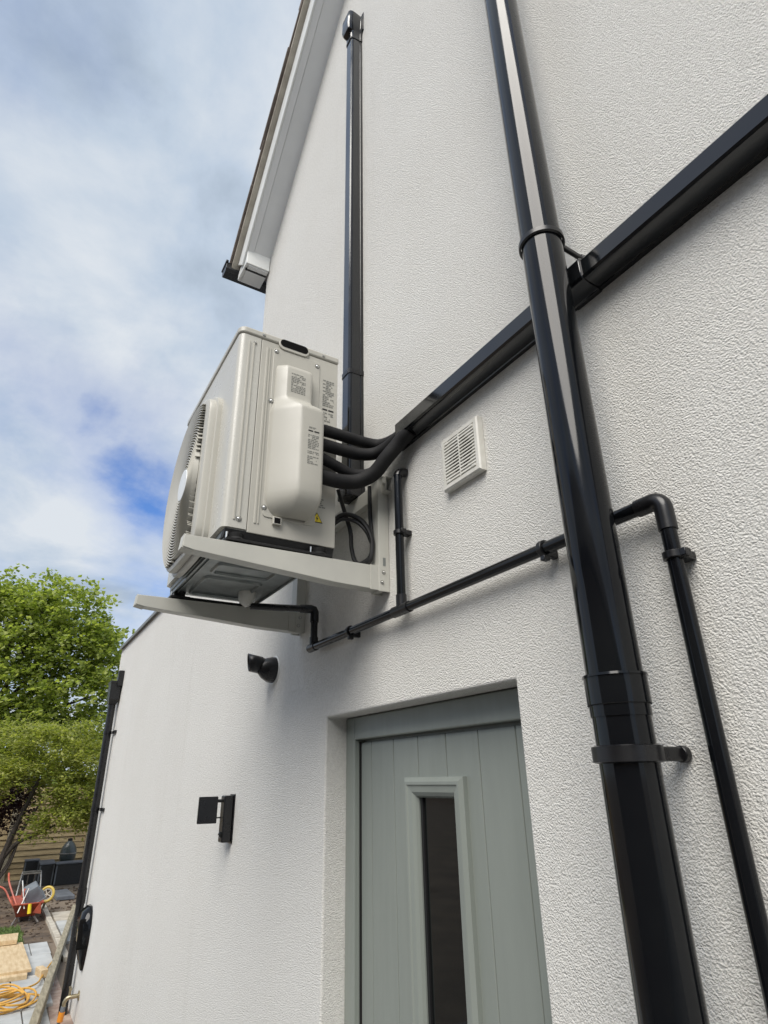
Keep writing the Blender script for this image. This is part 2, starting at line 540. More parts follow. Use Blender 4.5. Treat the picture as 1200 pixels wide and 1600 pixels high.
# box end at the eaves
be = MB()
be.prism([(-3.335, 3.315), (-3.14, 3.315), (-3.14, 3.46), (-3.235, 3.46), (-3.335, 3.36)], 1, -0.171, -0.004)
be.build('eaves_box', M['white'], house, smooth=0, bevel=0.003)
MB().box(-3.325, -3.15, -0.15, -0.012, 3.306, 3.313).build('eaves_soffit_strip', M['soffit'], house, smooth=0)
MB().box(-3.20, -3.185, -0.16, -0.01, 3.303, 3.3145).build('soffit_vent_slot', M['dark'], house, smooth=0)
slope_box(MB(), -0.10, S1, 0.136, 0.150, -0.17, 7.0).build('roof', M['tile'], house, smooth=0)
ts = -0.13
rnd = random.Random(3)
tile_me = None
while ts < S1 - 0.2:
    jy = rnd.uniform(-0.006, 0.006)
    jn = rnd.uniform(0, 0.004)
    tb = MB()
    a0, a1 = sp(ts, 0.168 + jn, 0), sp(ts + 0.36, 0.152 + jn, 0)
    th = SN * 0.020
    for (y0, y1) in ((-0.238 + jy, 0.10),):
        vs = []
        for p in (a0, a1):
            for y in (y0, y1):
                for k in (0, 1):
                    vs.append(p + th * k + Vector((0, y, 0)))
        tb.add(vs, [(0, 1, 3, 2), (4, 6, 7, 5), (0, 4, 5, 1), (2, 3, 7, 6), (0, 2, 6, 4), (1, 5, 7, 3)])
    tb.build('roof_tile', M['tile'], house, smooth=0, bevel=0.003)
    ts += 0.30
slope_box(MB(), -0.09, S1, 0.137, 0.158, -0.222, -0.171).build('verge_mortar', M['kerb'], house, smooth=0)
# gutter along the eave (only its stop end shows past the bargeboard)
gt = MB()
prof = [(-3.445, 3.455), (-3.445, 3.40), (-3.425, 3.378), (-3.358, 3.378), (-3.338, 3.40), (-3.338, 3.455)]
gt.prism(prof, 1, -0.262, 6.0)
gt.box(-3.455, -3.330, -0.268, -0.25, 3.45, 3.468)
gt.build('gutter', M['pvc_satin'], house, smooth=30, bevel=0.002)

# door: frame, planked leaf, glazing
FY = 0.08
MB().box(XL + 0.002, XL + 0.066, FY, FY + 0.07, B, DT - 0.003).build('door_frame', M['door'], house, smooth=0, bevel=0.004)
MB().box(XR - 0.066, XR - 0.002, FY, FY + 0.07, B, DT - 0.003).build('door_frame', M['door'], house, smooth=0, bevel=0.004)
MB().box(XL + 0.067, XR - 0.067, FY, FY + 0.07, DT - 0.078, DT - 0.003).build('door_frame', M['door'], house, smooth=0, bevel=0.004)
# inner rebate of the frame
fr = MB()
fr.box(XL + 0.060, XL + 0.069, FY + 0.012, FY + 0.06, B, DT - 0.082)
fr.build('frame_rebate', M['door'], house, smooth=0)
LX0, LX1, LZ1, LZ0 = -2.0, -1.132, DT - 0.083, GZ + 0.06
leaf = MB().box(LX0 - 0.02, LX1 + 0.02, 0.118, 0.155, LZ0, LZ1 + 0.02).build('door', M['door'], house, smooth=0)
edges = [-1.994, -1.922, -1.778, -1.636, -1.492, -1.345, -1.197, -1.136]
GX0, GX1, GZT, GZB = -1.695, -1.404, 0.0, -1.25
for i in range(7):
    x0, x1 = edges[i] + 0.0012, edges[i + 1] - 0.0012
    zt, zb_ = LZ1 - 0.005, LZ0
    g0, g1_ = GX0 + 0.02, GX1 - 0.02
    if x1 <= g0 or x0 >= g1_:
        polys = [[(x0, zb_), (x1, zb_), (x1, zt), (x0, zt)]]
    elif x0 < GX0:
        polys = [[(x0, zb_), (x1, zb_), (x1, GZB + .03), (g0, GZB + .03), (g0, GZT - .03), (x1, GZT - .03), (x1, zt), (x0, zt)]]
    elif x1 > GX1:
        polys = [[(x0, zb_), (x1, zb_), (x1, zt), (x0, zt), (x0, GZT - .03), (g1_, GZT - .03), (g1_, GZB + .03), (x0, GZB + .03)]]
    else:
        polys = [[(x0, GZT - .03), (x1, GZT - .03), (x1, zt), (x0, zt)], [(x0, zb_), (x1, zb_), (x1, GZB + .03), (x0, GZB + .03)]]
    for pl in polys:
        MB().prism(pl, 1, 0.104, 0.1185).build('plank', M['door'], leaf, smooth=0, bevel=0.0022, seg=2)
MB().box(-2.0005, -1.9943, 0.098, 0.107, LZ0, LZ1 - 0.003).build('door_gap_shade', M['rubber'], leaf, smooth=0)  # black strip standing for the shade in the gap between leaf and frame
# moulded glazing trim: stepped frame swept round the pane
steps = [(0.0, 0.104), (0.0, 0.090), (0.012, 0.082), (0.020, 0.082), (0.024, 0.086), (0.040, 0.088), (0.050, 0.095), (0.055, 0.104), (0.055, 0.125)]
tr = MB()
rings = []
for (d, y) in steps:
    rings.append([(GX0 + d, y, GZB + d), (GX1 - d, y, GZB + d), (GX1 - d, y, GZT - d), (GX0 + d, y, GZT - d)])
for i in range(len(rings) - 1):
    for j in range(4):
        k = (j + 1) % 4
        tr.add([rings[i][j], rings[i][k], rings[i + 1][k], rings[i + 1][j]], [(0, 1, 2, 3)])
tr.build('glazing_trim', M['door'], leaf, smooth=0)
MB().box(GX0 + 0.054, GX1 - 0.054, 0.1145, 0.1175, GZB + 0.054, GZT - 0.054).build('glass_pane', M['glass'], leaf, smooth=0)
MB().box(GX0 + 0.0545, GX0 + 0.066, 0.1085, 0.1143, GZB + 0.056, GZT - 0.056).build('spacer_bar', M['dark'], leaf, smooth=0)
MB().box(XL, XR, 0.04, 0.3, GZ, GZ + 0.055).build('threshold', M['zinc'], house, smooth=0)

# ------------------------------------------------------------------ pipes, ducts on the wall
def duct_prof(w, d):
    h = w / 2
    return [(-h - .003, 0), (-h - .003, d * .20), (-h, d * .22), (-h * .98, d * .60), (-h * .94, d * .80), (-h * .85, d * .93), (-h * .66, d), (h * .66, d), (h * .85, d * .93), (h * .94, d * .80), (h * .98, d * .60), (h, d * .22), (h + .003, d * .20), (h + .003, 0)]


TZ = 1.0655
trunk = thing('cable_trunking', 'black glossy plastic trunking sloping across the wall behind the big pipe', 'trunking', (-1.45, 0, TZ))
tb = MB()
tb.loft([[(x, -max(v, 0.001), TZ + u) for u, v in duct_prof(0.066, 0.064)] for x in (-1.452, -0.68)])
tb.build('duct_cover', M['duct'], trunk, smooth=25)
tb = MB()
tb.loft([[(x, -max(v, 0.001), TZ + u) for u, v in duct_prof(0.066, 0.064)] for x in (-0.678, 2.6)])
tb.build('duct_cover', M['duct'], trunk, smooth=25)
tb = MB()
tb.loft([[(x, -max(v, 0.0006), TZ + u) for u, v in duct_prof(0.074, 0.069)] for x in (-0.715, -0.642)])
tb.build('joint_cover', M['duct'], trunk, smooth=25, bevel=0.002)
# open end: back plate and lip
MB().box(-1.505, -1.455, -0.006, -0.001, TZ - 0.036, TZ + 0.036).build('back_plate', M['duct'], trunk, smooth=0)

DXc = -1.8175
duct = thing('riser_duct', 'tall black plastic duct rising up the gable behind the air conditioner', 'duct', (DXc, 0, 1.0))
tb = MB()
tb.loft([[(DXc + u, -max(v, 0.001), z) for u, v in duct_prof(0.070, 0.066)] for z in (1.02, 1.535)])
tb.build('duct_cover', M['duct'], duct, smooth=25)
tb = MB()
tb.loft([[(DXc + u, -max(v, 0.001), z) for u, v in duct_prof(0.070, 0.066)] for z in (1.537, 3.87)])
tb.build('duct_cover', M['duct'], duct, smooth=25)
tb = MB()
tb.loft([[(DXc + u, -max(v, 0.0006), z) for u, v in duct_prof(0.075, 0.069)] for z in (1.525, 1.547)])
tb.build('joint_band', M['pvc_satin'], duct, smooth=25)
tb = MB()
tb.loft([[(DXc + u, -max(v, 0.0006), z) for u, v in duct_prof(0.076, 0.070)] for z in (3.85, 3.862)])
tb.build('joint_band', M['pvc_satin'], duct, smooth=25)
# wall-inlet cap at the top: flared hood with an open top
tb = MB()
secs = ((3.863, 0.074, 0.068), (3.92, 0.076, 0.070), (3.93, 0.084, 0.088), (3.96, 0.104, 0.094), (4.05, 0.112, 0.090))
tb.loft([[(DXc + u, -max(v, 0.0006), z + (v * 0.25 if i == 4 else 0)) for u, v in duct_prof(w, d)] for i, (z, w, d) in enumerate(secs)], True, False)
tb.build('inlet_cap', M['duct'], duct, smooth=25)
MB().box(DXc - 0.055, DXc + 0.06, -0.006, -0.001, 3.94, 4.11).build('cap_back', M['duct'], duct, smooth=0, bevel=0.002)
# flared bottom
tb = MB()
tb.loft([[(DXc + u, -max(v, 0.0006), z) for u, v in duct_prof(w, d)] for z, w, d in ((0.965, 0.088, 0.078), (1.00, 0.088, 0.078), (1.03, 0.074, 0.069))])
tb.build('end_piece', M['pvc_satin'], duct, smooth=25)

# soil pipe
PX, PY, PR = -0.6915, -0.125, 0.0468
soil = thing('soil_pipe', 'fat glossy black vertical pipe running the full height before the trunking', 'pipe', (PX, PY, GZ))
MB().tube([(PX, PY, 0.10), (PX, PY, 5.6)], PR, 96).build('pipe', M['pvc'], soil)
MB().tube([(PX, PY, GZ), (PX, PY, 0.098)], PR, 96).build('pipe', M['pvc'], soil)
cz = 0.085
MB().tube([(PX, PY, cz), (PX, PY, cz + 0.019), (PX, PY, cz + 0.0195), (PX, PY, cz + 0.063), (PX, PY, cz + 0.0635), (PX, PY, cz + 0.0675)],
          [PR + 0.0022, PR + 0.0022, PR + 0.0046, PR + 0.0046, PR + 0.0068, PR + 0.0060], 96).build('socket', M['pvc'], soil, smooth=30)
MB().torus((PX, PY, cz + 0.0195), (0, 0, 1), PR + 0.003, 0.0016, 40, 6).build('seal_ring', M['rubber'], soil)


def pipe_clip(z, h, lug, thick, sx):
    cb = MB()
    ring = []
    rr = PR + 0.0015
    for zz_, rad in ((z - h / 2, rr), (z - h / 2 + .002, rr + thick), (z + h / 2 - .002, rr + thick), (z + h / 2, rr)):
        ring.append([(PX + rad * math.cos(a), PY + rad * math.sin(a), zz_) for a in [2 * math.pi * k / 96 for k in range(96)]])
    cb.loft(ring, True, False)
    o = cb.build('pipe_clip', M['pvc_satin'], soil, smooth=40)
    ab = MB()
    ab.bar((PX + 0.022, PY + PR - 0.012, z), (PX + sx, -0.004, z), 0.010, h * 0.85)
    ab.build('clip_arm', M['pvc_satin'], soil, smooth=0, bevel=0.003)
    lb = MB()
    lb.cyl((PX + sx, -0.016, z), (PX + sx, -0.001, z), lug, 20)
    lb.build('clip_lug', M['pvc_satin'], soil, smooth=40, bevel=0.002)
    return o


pipe_clip(0.028, 0.027, 0.0135, 0.007, 0.018)
pipe_clip(1.150, 0.016, 0.010, 0.005, 0.020)

# condensate / waste pipe run
WY, WZ, WR = -0.036, 0.4635, 0.0142
waste = thing('waste_pipe', 'thin black waste pipe crossing the wall then dropping by the right edge', 'pipe', (-0.6, 0, GZ))


def arc(c, r, a0, a1, ux, uz, n=8):
    c, ux, uz = Vector(c), Vector(ux), Vector(uz)
    return [c + ux * (r * math.cos(R(a0 + (a1 - a0) * i / n))) + uz * (r * math.sin(R(a0 + (a1 - a0) * i / n))) for i in range(n + 1)]


EX = -0.592
MB().tube([(-2.13, WY, WZ), (EX - 0.03, WY, WZ)], WR, 20).build('pipe', M['pvc'], waste)
MB().tube([(EX, WY, WZ - 0.05), (EX, WY, GZ)], WR, 20).build('pipe', M['pvc'], waste)
el = [(EX - 0.052, WY, WZ), (EX - 0.026, WY, WZ)] + arc((EX - 0.02, WY, WZ - 0.02), 0.02, 90, 0, (1, 0, 0), (0, 0, 1)) + [(EX, WY, WZ - 0.03), (EX, WY, WZ - 0.062)]
MB().tube(el, WR + 0.0028, 20).build('elbow', M['pvc_satin'], waste)
MB().tube([(-1.487, WY, WZ), (-1.487, WY, WZ + 0.03), (-1.487, WY, 0.92)], WR * 0.98, 18).build('branch_pipe', M['pvc'], waste)
MB().tube([(-1.487, WY, 0.915)] + [Vector((-1.487, WY, 0.915)) + Vector((0, 0.02 * (1 - math.cos(t)), 0.02 * math.sin(t))) for t in (0.4, 0.8, 1.2, 1.57)] + [(-1.487, -0.005, 0.936)], WR * 1.1, 14).build('branch_elbow', M['pvc_satin'], waste)
MB().tube([(-1.530, WY, WZ), (-1.444, WY, WZ)], WR + 0.0028, 18).tube([(-1.487, WY, WZ), (-1.487, WY, WZ + 0.045)], WR + 0.0026, 18).build('tee_joint', M['pvc_satin'], waste)
MB().tube([(-2.150, WY, WZ), (-2.095, WY, WZ)], WR + 0.0025, 18).build('end_socket', M['pvc_satin'], waste)


def small_clip(p, axis, n='pipe_clip', par=None, lug=(0, 0, -1)):
    p = Vector(p)
    ax = Vector(axis)
    cb = MB()
    cb.tube([p - ax * 0.007, p + ax * 0.007], WR + 0.0055, 18)
    sv = ax.cross(Vector((0, 1, 0)))
    cb.obox(p + Vector((0, 0.018, 0)) + Vector(lug) * 0.006, ax, (0, 1, 0), sv, 0.0075, 0.0175, 0.013)
    cb.obox(p + Vector(lug) * 0.022, ax, (0, 1, 0), sv, 0.007, 0.009, 0.006)
    cb.build('pipe_clip', M['pvc_satin'], par or waste, smooth=40, bevel=0.0015)


small_clip((-1.815, WY, WZ), (1, 0, 0))
small_clip((-0.893, WY, WZ), (1, 0, 0))
small_clip((EX, WY, 0.352), (0, 0, 1), lug=(1, 0, 0))
small_clip((-1.487, WY, 0.713), (0, 0, 1), lug=(1, 0, 0))
small_clip((EX, WY, -0.95), (0, 0, 1), lug=(1, 0, 0))

drain = thing('drain_pipe', 'short black condensate drain pipe with elbow under the air conditioner', 'pipe', (-2.12, 0, 0.47))
DX = -2.118
dp = [(-2.20, -0.27, 0.615), (-2.125, -0.06, 0.612)]
MB().tube(dp, 0.0135, 16).build('pipe', M['pvc_satin'], drain)
MB().tube([(-2.136, -0.09, 0.612), (-2.121, -0.05, 0.612), (-2.118, -0.040, 0.609), (-2.117, -0.036, 0.600), (-2.117, -0.036, 0.560)], 0.0168, 16).build('elbow', M['pvc_satin'], drain)
MB().tube([(-2.117, -0.036, 0.575), (-2.117, -0.036, 0.485)], 0.0135, 16).build('pipe', M['pvc_satin'], drain)
MB().tube([(-2.117, -0.036, 0.500), (-2.117, -0.036, 0.466)], 0.0168, 16).build('socket', M['pvc_satin'], drain)

# ------------------------------------------------------------------ air conditioner
AX0, AX1, AY0, AY1, AZ0, AZ1 = -2.36, -1.642, -0.562, -0.188, 0.668, 1.418
ac = thing('air_conditioner', 'cream outdoor air conditioning unit with round fan grille on wall brackets', 'air conditioner', ((AX0 + AX1) / 2, (AY0 + AY1) / 2, AZ0))


def rrect(x0, x1, y0, y1, rs, n=6):
    """rounded rectangle, radii for corners (x0y0, x1y0, x1y1, x0y1)"""
    out = []
    for (cx, cy, a, r) in ((x0, y0, 180, rs[0]), (x1, y0, 270, rs[1]), (x1, y1, 0, rs[2]), (x0, y1, 90, rs[3])):
        ox = cx + (r if cx == x0 else -r)
        oy = cy + (r if cy == y0 else -r)
        for i in range(n + 1):
            t = R(a + 90 * i / n)
            out.append((ox + r * math.cos(t), oy + r * math.sin(t)))
    return out


def shell(z0, z1, inset, r=0.022, y0=AY0, y1=AY1):
    return MB().prism(rrect(AX0 + inset, AX1 - inset, y0 + inset, y1 - inset, (r, r, 0.006, 0.006)), 2, z0, z1)


shell(AZ0 + 0.020, AZ1 - 0.001, 0.006).build('casing_core', M['cream'], ac, smooth=40)
# wrap-round front panel and side panel with a shadow gap between them
YS = -0.487
fp = MB()
pol = [(AX0, YS), (AX0, AY0 + 0.022)] + [(AX0 + 0.022 - 0.022 * math.cos(R(90 * i / 6)), AY0 + 0.022 - 0.022 * math.sin(R(90 * i / 6))) for i in range(1, 7)]
pol += [(AX1 - 0.022 + 0.022 * math.sin(R(90 * i / 6)), AY0 + 0.022 - 0.022 * math.cos(R(90 * i / 6))) for i in range(0, 7)] + [(AX1, YS)]
fp.prism(pol, 2, AZ0 + 0.024, AZ1 - 0.003)
fp.build('front_panel', M['cream_front'], ac, smooth=40)
sd_ = MB().box(AX1 - 0.05, AX1 + 0.0005, YS + 0.003, AY1, AZ0 + 0.016, AZ1 - 0.003)
sd_.build('side_panel', M['cream'], ac, smooth=0, bevel=0.002)
MB().box(AX0 - 0.0005, AX0 + 0.05, YS + 0.003, AY1, AZ0 + 0.016, AZ1 - 0.003).build('side_panel', M['cream'], ac, smooth=0, bevel=0.002)
# pressed vertical ribs near the front corner
for yy, w_ in ((-0.527, 0.005), (-0.511, 0.0035), (-0.462, 0.006), (-0.452, 0.003)):
    MB().prism([(AX1 - 0.002, yy - w_), (AX1 + 0.0035, yy - w_ * 0.4), (AX1 + 0.0035, yy + w_ * 0.4), (AX1 - 0.002, yy + w_)], 2, AZ0 + 0.05, AZ1 - 0.03).build('panel_rib', M['cream'], ac, smooth=0)
# service plate, its screws
MB().prism(rrect(-0.440, -0.262, 0.745, 1.395, (0.012,) * 4, 4), 0, AX1, AX1 + 0.0032).build('service_plate', M['cream'], ac, smooth=30, bevel=0.0012)
lid = MB().prism(rrect(AX0 - 0.005, AX1 + 0.005, AY0 - 0.005, AY1 + 0.003, (0.026, 0.026, 0.008, 0.008)), 2, AZ1, AZ1 + 0.026)
lid.build('lid', M['cream'], ac, smooth=40, bevel=0.006, seg=3)
# hand-hold under the lid: cream scoop with a black plate as the hollow's shade
MB().prism(rrect(-0.424, -0.308, AZ1 - 0.022, AZ1 + 0.022, (0.021,) * 4, 6), 0, AX1 - 0.01, AX1 + 0.0075).build('handle_scoop', M['cream'], ac, smooth=40, bevel=0.002)
MB().prism(rrect(-0.419, -0.313, AZ1 - 0.010, AZ1 + 0.0215, (0.0155,) * 4, 6), 0, AX1 + 0.001, AX1 + 0.0085).build('handle_recess_shade', M['cavity'], ac, smooth=40)


def screw(x, y, z, par, ax=(1, 0, 0), r=0.006, h=0.005):
    s = MB()
    a = Vector(ax)
    p = Vector((x, y, z))
    s.tube([p, p + a * 0.0012, p + a * 0.0013, p + a * (h * 0.6), p + a * h], [r * 1.15, r * 1.15, r, r * 0.9, r * 0.45], 12)
    s.build('screw', M['bolt'], par, smooth=40)
    MB().cyl(p, p + a * 0.0006, r * 1.55, 16).build('screw_dimple_shade', M['print'], par)  # dark flat disc painted as the shade of a recess round the screw


for (y, z) in ((-0.430, 1.380), (-0.437, 1.17), (-0.273, 1.375), (-0.273, 1.185), (-0.436, 0.775)):
    screw(AX1 + 0.0032, y, z, ac)
screw(AX1 + 0.001, -0.508, AZ1 - 0.03, ac, r=0.004)
screw(AX1 + 0.001, -0.512, 0.722, ac)
screw(AX1 + 0.005, -0.480, AZ1 + 0.012, ac, r=0.004)
screw(AX1 + 0.005, -0.250, AZ1 + 0.012, ac, r=0.004)

# pipe cover: moulded hood, shallow above and deep below, open at the back edge
rows = []
ya, yb = -0.431, -0.268


def sm(t):
    t = max(0, min(1, t))
    return t * t * (3 - 2 * t)


def cover_sec(z):
    t = sm((1.185 - z) / 0.060)                 # 0 upper, 1 lower
    y0 = -0.428 - 0.010 * t
    yc = -0.397 + 0.037 * t                      # crease
    y1 = -0.302 + 0.027 * sm((1.165 - z) / 0.05)
    bl = 0.036 + 0.054 * t
    if z > 1.30:
        k = math.sqrt(max(0.0, 1 - ((z - 1.30) / 0.024) ** 2))
        bl *= 0.25 + 0.75 * k
        y0 += 0.010 * (1 - k)
        y1 -= 0.010 * (1 - k)
    if z < 0.825:
        k = math.sqrt(max(0.0, 1 - ((0.825 - z) / 0.075) ** 2))
        bl *= k
        y0 += 0.05 * (1 - k)
        y1 -= 0.03 * (1 - k)
        yc += 0.01 * (1 - k)
    return y0, yc, y1, bl


zs = [1.324, 1.322, 1.317, 1.31, 1.30, 1.25, 1.20, 1.188, 1.18, 1.165, 1.15, 1.135, 1.125, 1.117, 1.09, 1.06, 1.0, 0.95, 0.90, 0.86, 0.825, 0.805, 0.79, 0.775, 0.763, 0.755, 0.751]
X0 = AX1 + 0.002
for z in zs:
    y0, yc, y1, bl = cover_sec(z)
    pts = [(y0, 0.0), (y0 + (yc - y0) * 0.03, bl * 0.10), (y0 + (yc - y0) * 0.10, bl * 0.20), (yc - (yc - y0) * 0.16, bl * 0.90), (yc - (yc - y0) * 0.06, bl * 0.965), (yc, bl * 0.992), (yc + 0.004, bl), (yc + 0.010, bl),
           (y1 - 0.014, bl), (y1 - 0.006, bl * 0.97), (y1 - 0.002, bl * 0.90), (y1, bl * 0.80), (y1, 0.0)]
    rows.append([(X0 + bx, y, z) for (y, bx) in pts])
cv = MB()
cv.loft(rows, False, False)
cover = cv.build('pipe_cover', M['cream'], ac, smooth=80)
MB().box(AX1 + 0.002, AX1 + 0.068, -0.284, -0.2742, 0.84, 1.11).build('cover_opening', M['cavity'], ac, smooth=0)
MB().box(AX1 + 0.002, AX1 + 0.014, -0.408, -0.380, 0.722, 0.748).build('cover_clip', M['cream'], ac, smooth=0, bevel=0.002)
MB().box(AX1 + 0.002, AX1 + 0.0145, -0.404, -0.384, 0.7255, 0.744).build('clip_slot_shade', M['cavity'], ac, smooth=0)  # black block standing for the shade inside the clip's slot


# printed panels (flat print): unreadable small type as short runs of ink
def print_panel(y0, y1, z0, z1, x, seed, lines, bars=(), par=ac, name='printed_label', mk='print', dens=0.86):
    rn = random.Random(seed)
    pb = MB()
    h = (z1 - z0) / lines
    for i in range(lines):
        if rn.random() > 0.92:
            continue
        z = z1 - (i + 0.5) * h
        y = y0
        end = y1 if rn.random() < 0.6 else y0 + (y1 - y0) * rn.uniform(0.5, 0.95)
        while y < end:
            w = rn.uniform(0.003, 0.013)
            w = min(w, end - y)
            if rn.random() < dens:
                pb.add([(x, y, z - h * .33), (x, y + w, z - h * .33), (x, y + w, z + h * .33), (x, y, z + h * .33)], [(0, 1, 2, 3)])
            y += w + 0.0018
    pb.build(name, M[mk], par, smooth=0)
    for (bz, bh) in bars:
        bb = MB()
        hw = (y1 - y0) * 0.44
        for (a, c) in ((y0, y0 + hw), (y0 + hw + 0.004, y1)):
            bb.add([(x + 0.0002, a, bz - bh / 2), (x + 0.0002, c, bz - bh / 2), (x + 0.0002, c, bz + bh / 2), (x + 0.0002, a, bz + bh / 2)], [(0, 1, 2, 3)])
        bb.build('printed_bar', M['print_black'], par, smooth=0)


print_panel(-0.383, -0.330, 1.205, 1.285, X0 + 0.0364, 1, 12)
print_panel(-0.247, -0.203, 1.215, 1.345, AX1 + 0.0012, 2, 17, bars=((1.202, 0.006),))
print_panel(-0.247, -0.205, 1.135, 1.192, AX1 + 0.0012, 3, 7, dens=0.7)
XB = X0 + 0.0904
print_panel(-0.336, -0.297, 0.915, 1.025, XB, 4, 18, bars=((1.038, 0.005),))
print_panel(-0.334, -0.305, 1.046, 1.054, XB, 5, 2)
print_panel(-0.250, -0.225, 0.815, 0.85, AX1 + 0.0012, 6, 5, dens=0.7)
# electrical hazard triangle with a bolt
tx = AX1 + 0.0012
ty, tz, tsz = -0.255, 0.778, 0.021


def tri(s, x, mname, nm):
    MB().add([(x, ty - s, tz - s * 0.8), (x, ty + s, tz - s * 0.8), (x, ty, tz + s * 0.95)], [(0, 1, 2)]).build(nm, M[mname], ac, smooth=0)


tri(tsz, tx, 'print_black', 'warning_border')
tri(tsz * 0.82, tx + 0.0003, 'yellow', 'warning_triangle')
bo = [(0.002, 0.010), (-0.004, -0.001), (0.000, -0.001), (-0.002, -0.011), (0.005, 0.002), (0.001, 0.002)]
MB().add([(tx + 0.0006, ty + a, tz + c_ - 0.002) for a, c_ in bo], [(0, 1, 2, 5), (2, 3, 4, 5)]).build('bolt_symbol', M['print_black'], ac, smooth=0)

# base pan with folded lip and pressed panels underneath
bp_ = MB()
bp_.prism(rrect(AX0 + 0.012, AX1 - 0.010, AY0 + 0.012, AY1 - 0.008, (0.02,) * 4), 2, AZ0, AZ0 + 0.022)
bp_.build('base_pan', M['zinc'], ac, smooth=40, bevel=0.003)
MB().prism([(AX1 - 0.012, AZ0 - 0.004), (AX1 - 0.002, AZ0 + 0.019), (AX1 - 0.02, AZ0 + 0.019), (AX1 - 0.05, AZ0 - 0.004)], 1, AY0 + 0.012, AY1 - 0.002).build('base_flange_shade', M['dark'], ac, smooth=0)  # flange coloured near-black for the shadow under the casing's edge
bl_ = MB().box(AX0 + 0.015, AX1 - 0.02, AY0 + 0.016, AY0 + 0.021, AZ0 - 0.012, AZ0 + 0.002)
bl_.box(AX0 + 0.015, AX1 - 0.02, AY0 + 0.034, AY0 + 0.038, AZ0 - 0.007, AZ0 + 0.002)
bl_.box(AX0 + 0.015, AX1 - 0.02, AY1 - 0.018, AY1 - 0.013, AZ0 - 0.010, AZ0 + 0.002)
bl_.build('base_lip', M['zinc'], ac, smooth=0)
for (x0, x1, y0, y1) in ((-2.31, -2.06, -0.49, -0.27), (-2.02, -1.90, -0.49, -0.27), (-1.87, -1.70, -0.50, -0.25)):
    pr = MB()
    o_ = rrect(x0, x1, y0, y1, (0.02,) * 4, 4)
    i_ = rrect(x0 + 0.016, x1 - 0.016, y0 + 0.016, y1 - 0.016, (0.014,) * 4, 4)
    pr.loft([[(a, c_, AZ0 - 0.0005) for a, c_ in o_], [(a * 0.7 + p * 0.3, c_ * 0.7 + r_ * 0.3, AZ0 - 0.008) for (a, c_), (p, r_) in zip(o_, i_)],
             [(a * 0.3 + p * 0.7, c_ * 0.3 + r_ * 0.7, AZ0 - 0.008) for (a, c_), (p, r_) in zip(o_, i_)], [(a, c_, AZ0 - 0.001) for a, c_ in i_]], True, False)
    pr.build('pressed_rib', M['zinc'], ac, smooth=30)
# drain spout
MB().tube([(-2.205, -0.285, AZ0), (-2.205, -0.285, 0.645), (-2.205, -0.283, 0.632), (-2.203, -0.276, 0.618)], [0.034, 0.033, 0.026, 0.016], 18).build('drain_spout', M['vent'], ac)

# fan guard: raised orifice, ring grille, hub
FCX, FCZ, FR = -1.985, 0.957, 0.322
FY0, FY1 = AY0 + 0.001, -0.604
FXN, FZB = -1.792, 0.672                        # the round orifice is cut off by the casing's near edge and its foot


def gshape(ins=0.0, n=96, near=0.0):
    """outline of the orifice: a circle with a flat near side and a flat foot, corners eased"""
    out = []
    for k in range(n):
        t = 2 * math.pi * k / n
        c_, s_ = math.cos(t), math.sin(t)
        lim = [FR - ins]
        if c_ > 1e-3:
            lim.append((FXN - near - FCX - ins) / c_)
        if s_ < -1e-3:
            lim.append((FZB - FCZ + ins) / s_)
        r_ = sum(v ** -26 for v in lim) ** (-1 / 26)
        out.append((FCX + r_ * c_, FCZ + r_ * s_))
    return out


def at_y(ol, y):
    return [(a, y, c_) for a, c_ in ol]


gm = MB()
gm.loft([at_y(gshape(), FY0), at_y(gshape(), FY1 + 0.010), at_y(gshape(0.003), FY1 + 0.003), at_y(gshape(0.010), FY1), at_y(gshape(0.018, near=0.034), FY1), at_y(gshape(0.020, near=0.034), FY0 + 0.006)], True, False)
gm.build('fan_guard', M['cream'], ac, smooth=35)
st = MB()
st.loft([at_y(gshape(-0.012), FY0), at_y(gshape(-0.012), FY0 - 0.016), at_y(gshape(-0.008), FY0 - 0.019), at_y(gshape(0.004), FY0 - 0.019)], True, False)
st.build('guard_base', M['cream'], ac, smooth=35)
for i in range(26):
    rr_ = 0.064 + i * 0.0094
    yb_ = FY1 - 0.002 - 0.010 * (1 - (rr_ / FR) ** 2)
    prof_ = [(rr_ - 0.0022, yb_ - 0.006), (rr_ + 0.0012, yb_ - 0.007), (rr_ + 0.0040, yb_ + 0.009), (rr_ + 0.0012, yb_ + 0.010)]
    lim_n, lim_b = FXN - FCX - 0.050, FCZ - FZB - 0.016
    n = 72
    # arcs of this ring that stay inside the cut-off outline
    inside = [rr_ * math.cos(2 * math.pi * k / n) < lim_n and -rr_ * math.sin(2 * math.pi * k / n) < lim_b for k in range(n)]
    fin = MB()
    if all(inside):
        runs = [(0, n)]
    else:
        runs = []
        k0 = next(k for k in range(n) if not inside[k])
        k = k0
        while k < k0 + n:
            if inside[k % n]:
                e = k
                while inside[e % n]:
                    e += 1
                runs.append((k, e - 1))
                k = e
            else:
                k += 1
    for (ka, kb) in runs:
        if kb - ka < 2:
            continue
        rings = [[(FCX + p * math.cos(2 * math.pi * k / n), y_, FCZ + p * math.sin(2 * math.pi * k / n)) for (p, y_) in prof_] for k in range(ka, kb + 1)]
        fin.loft(rings, True, kb - ka < n)
    fin.build('grille_ring', M['cream'], ac, smooth=30)
SPK = [0.145, 0.29, 0.31, 0.31, 0.31, 0.30, 0.28, 0.145]
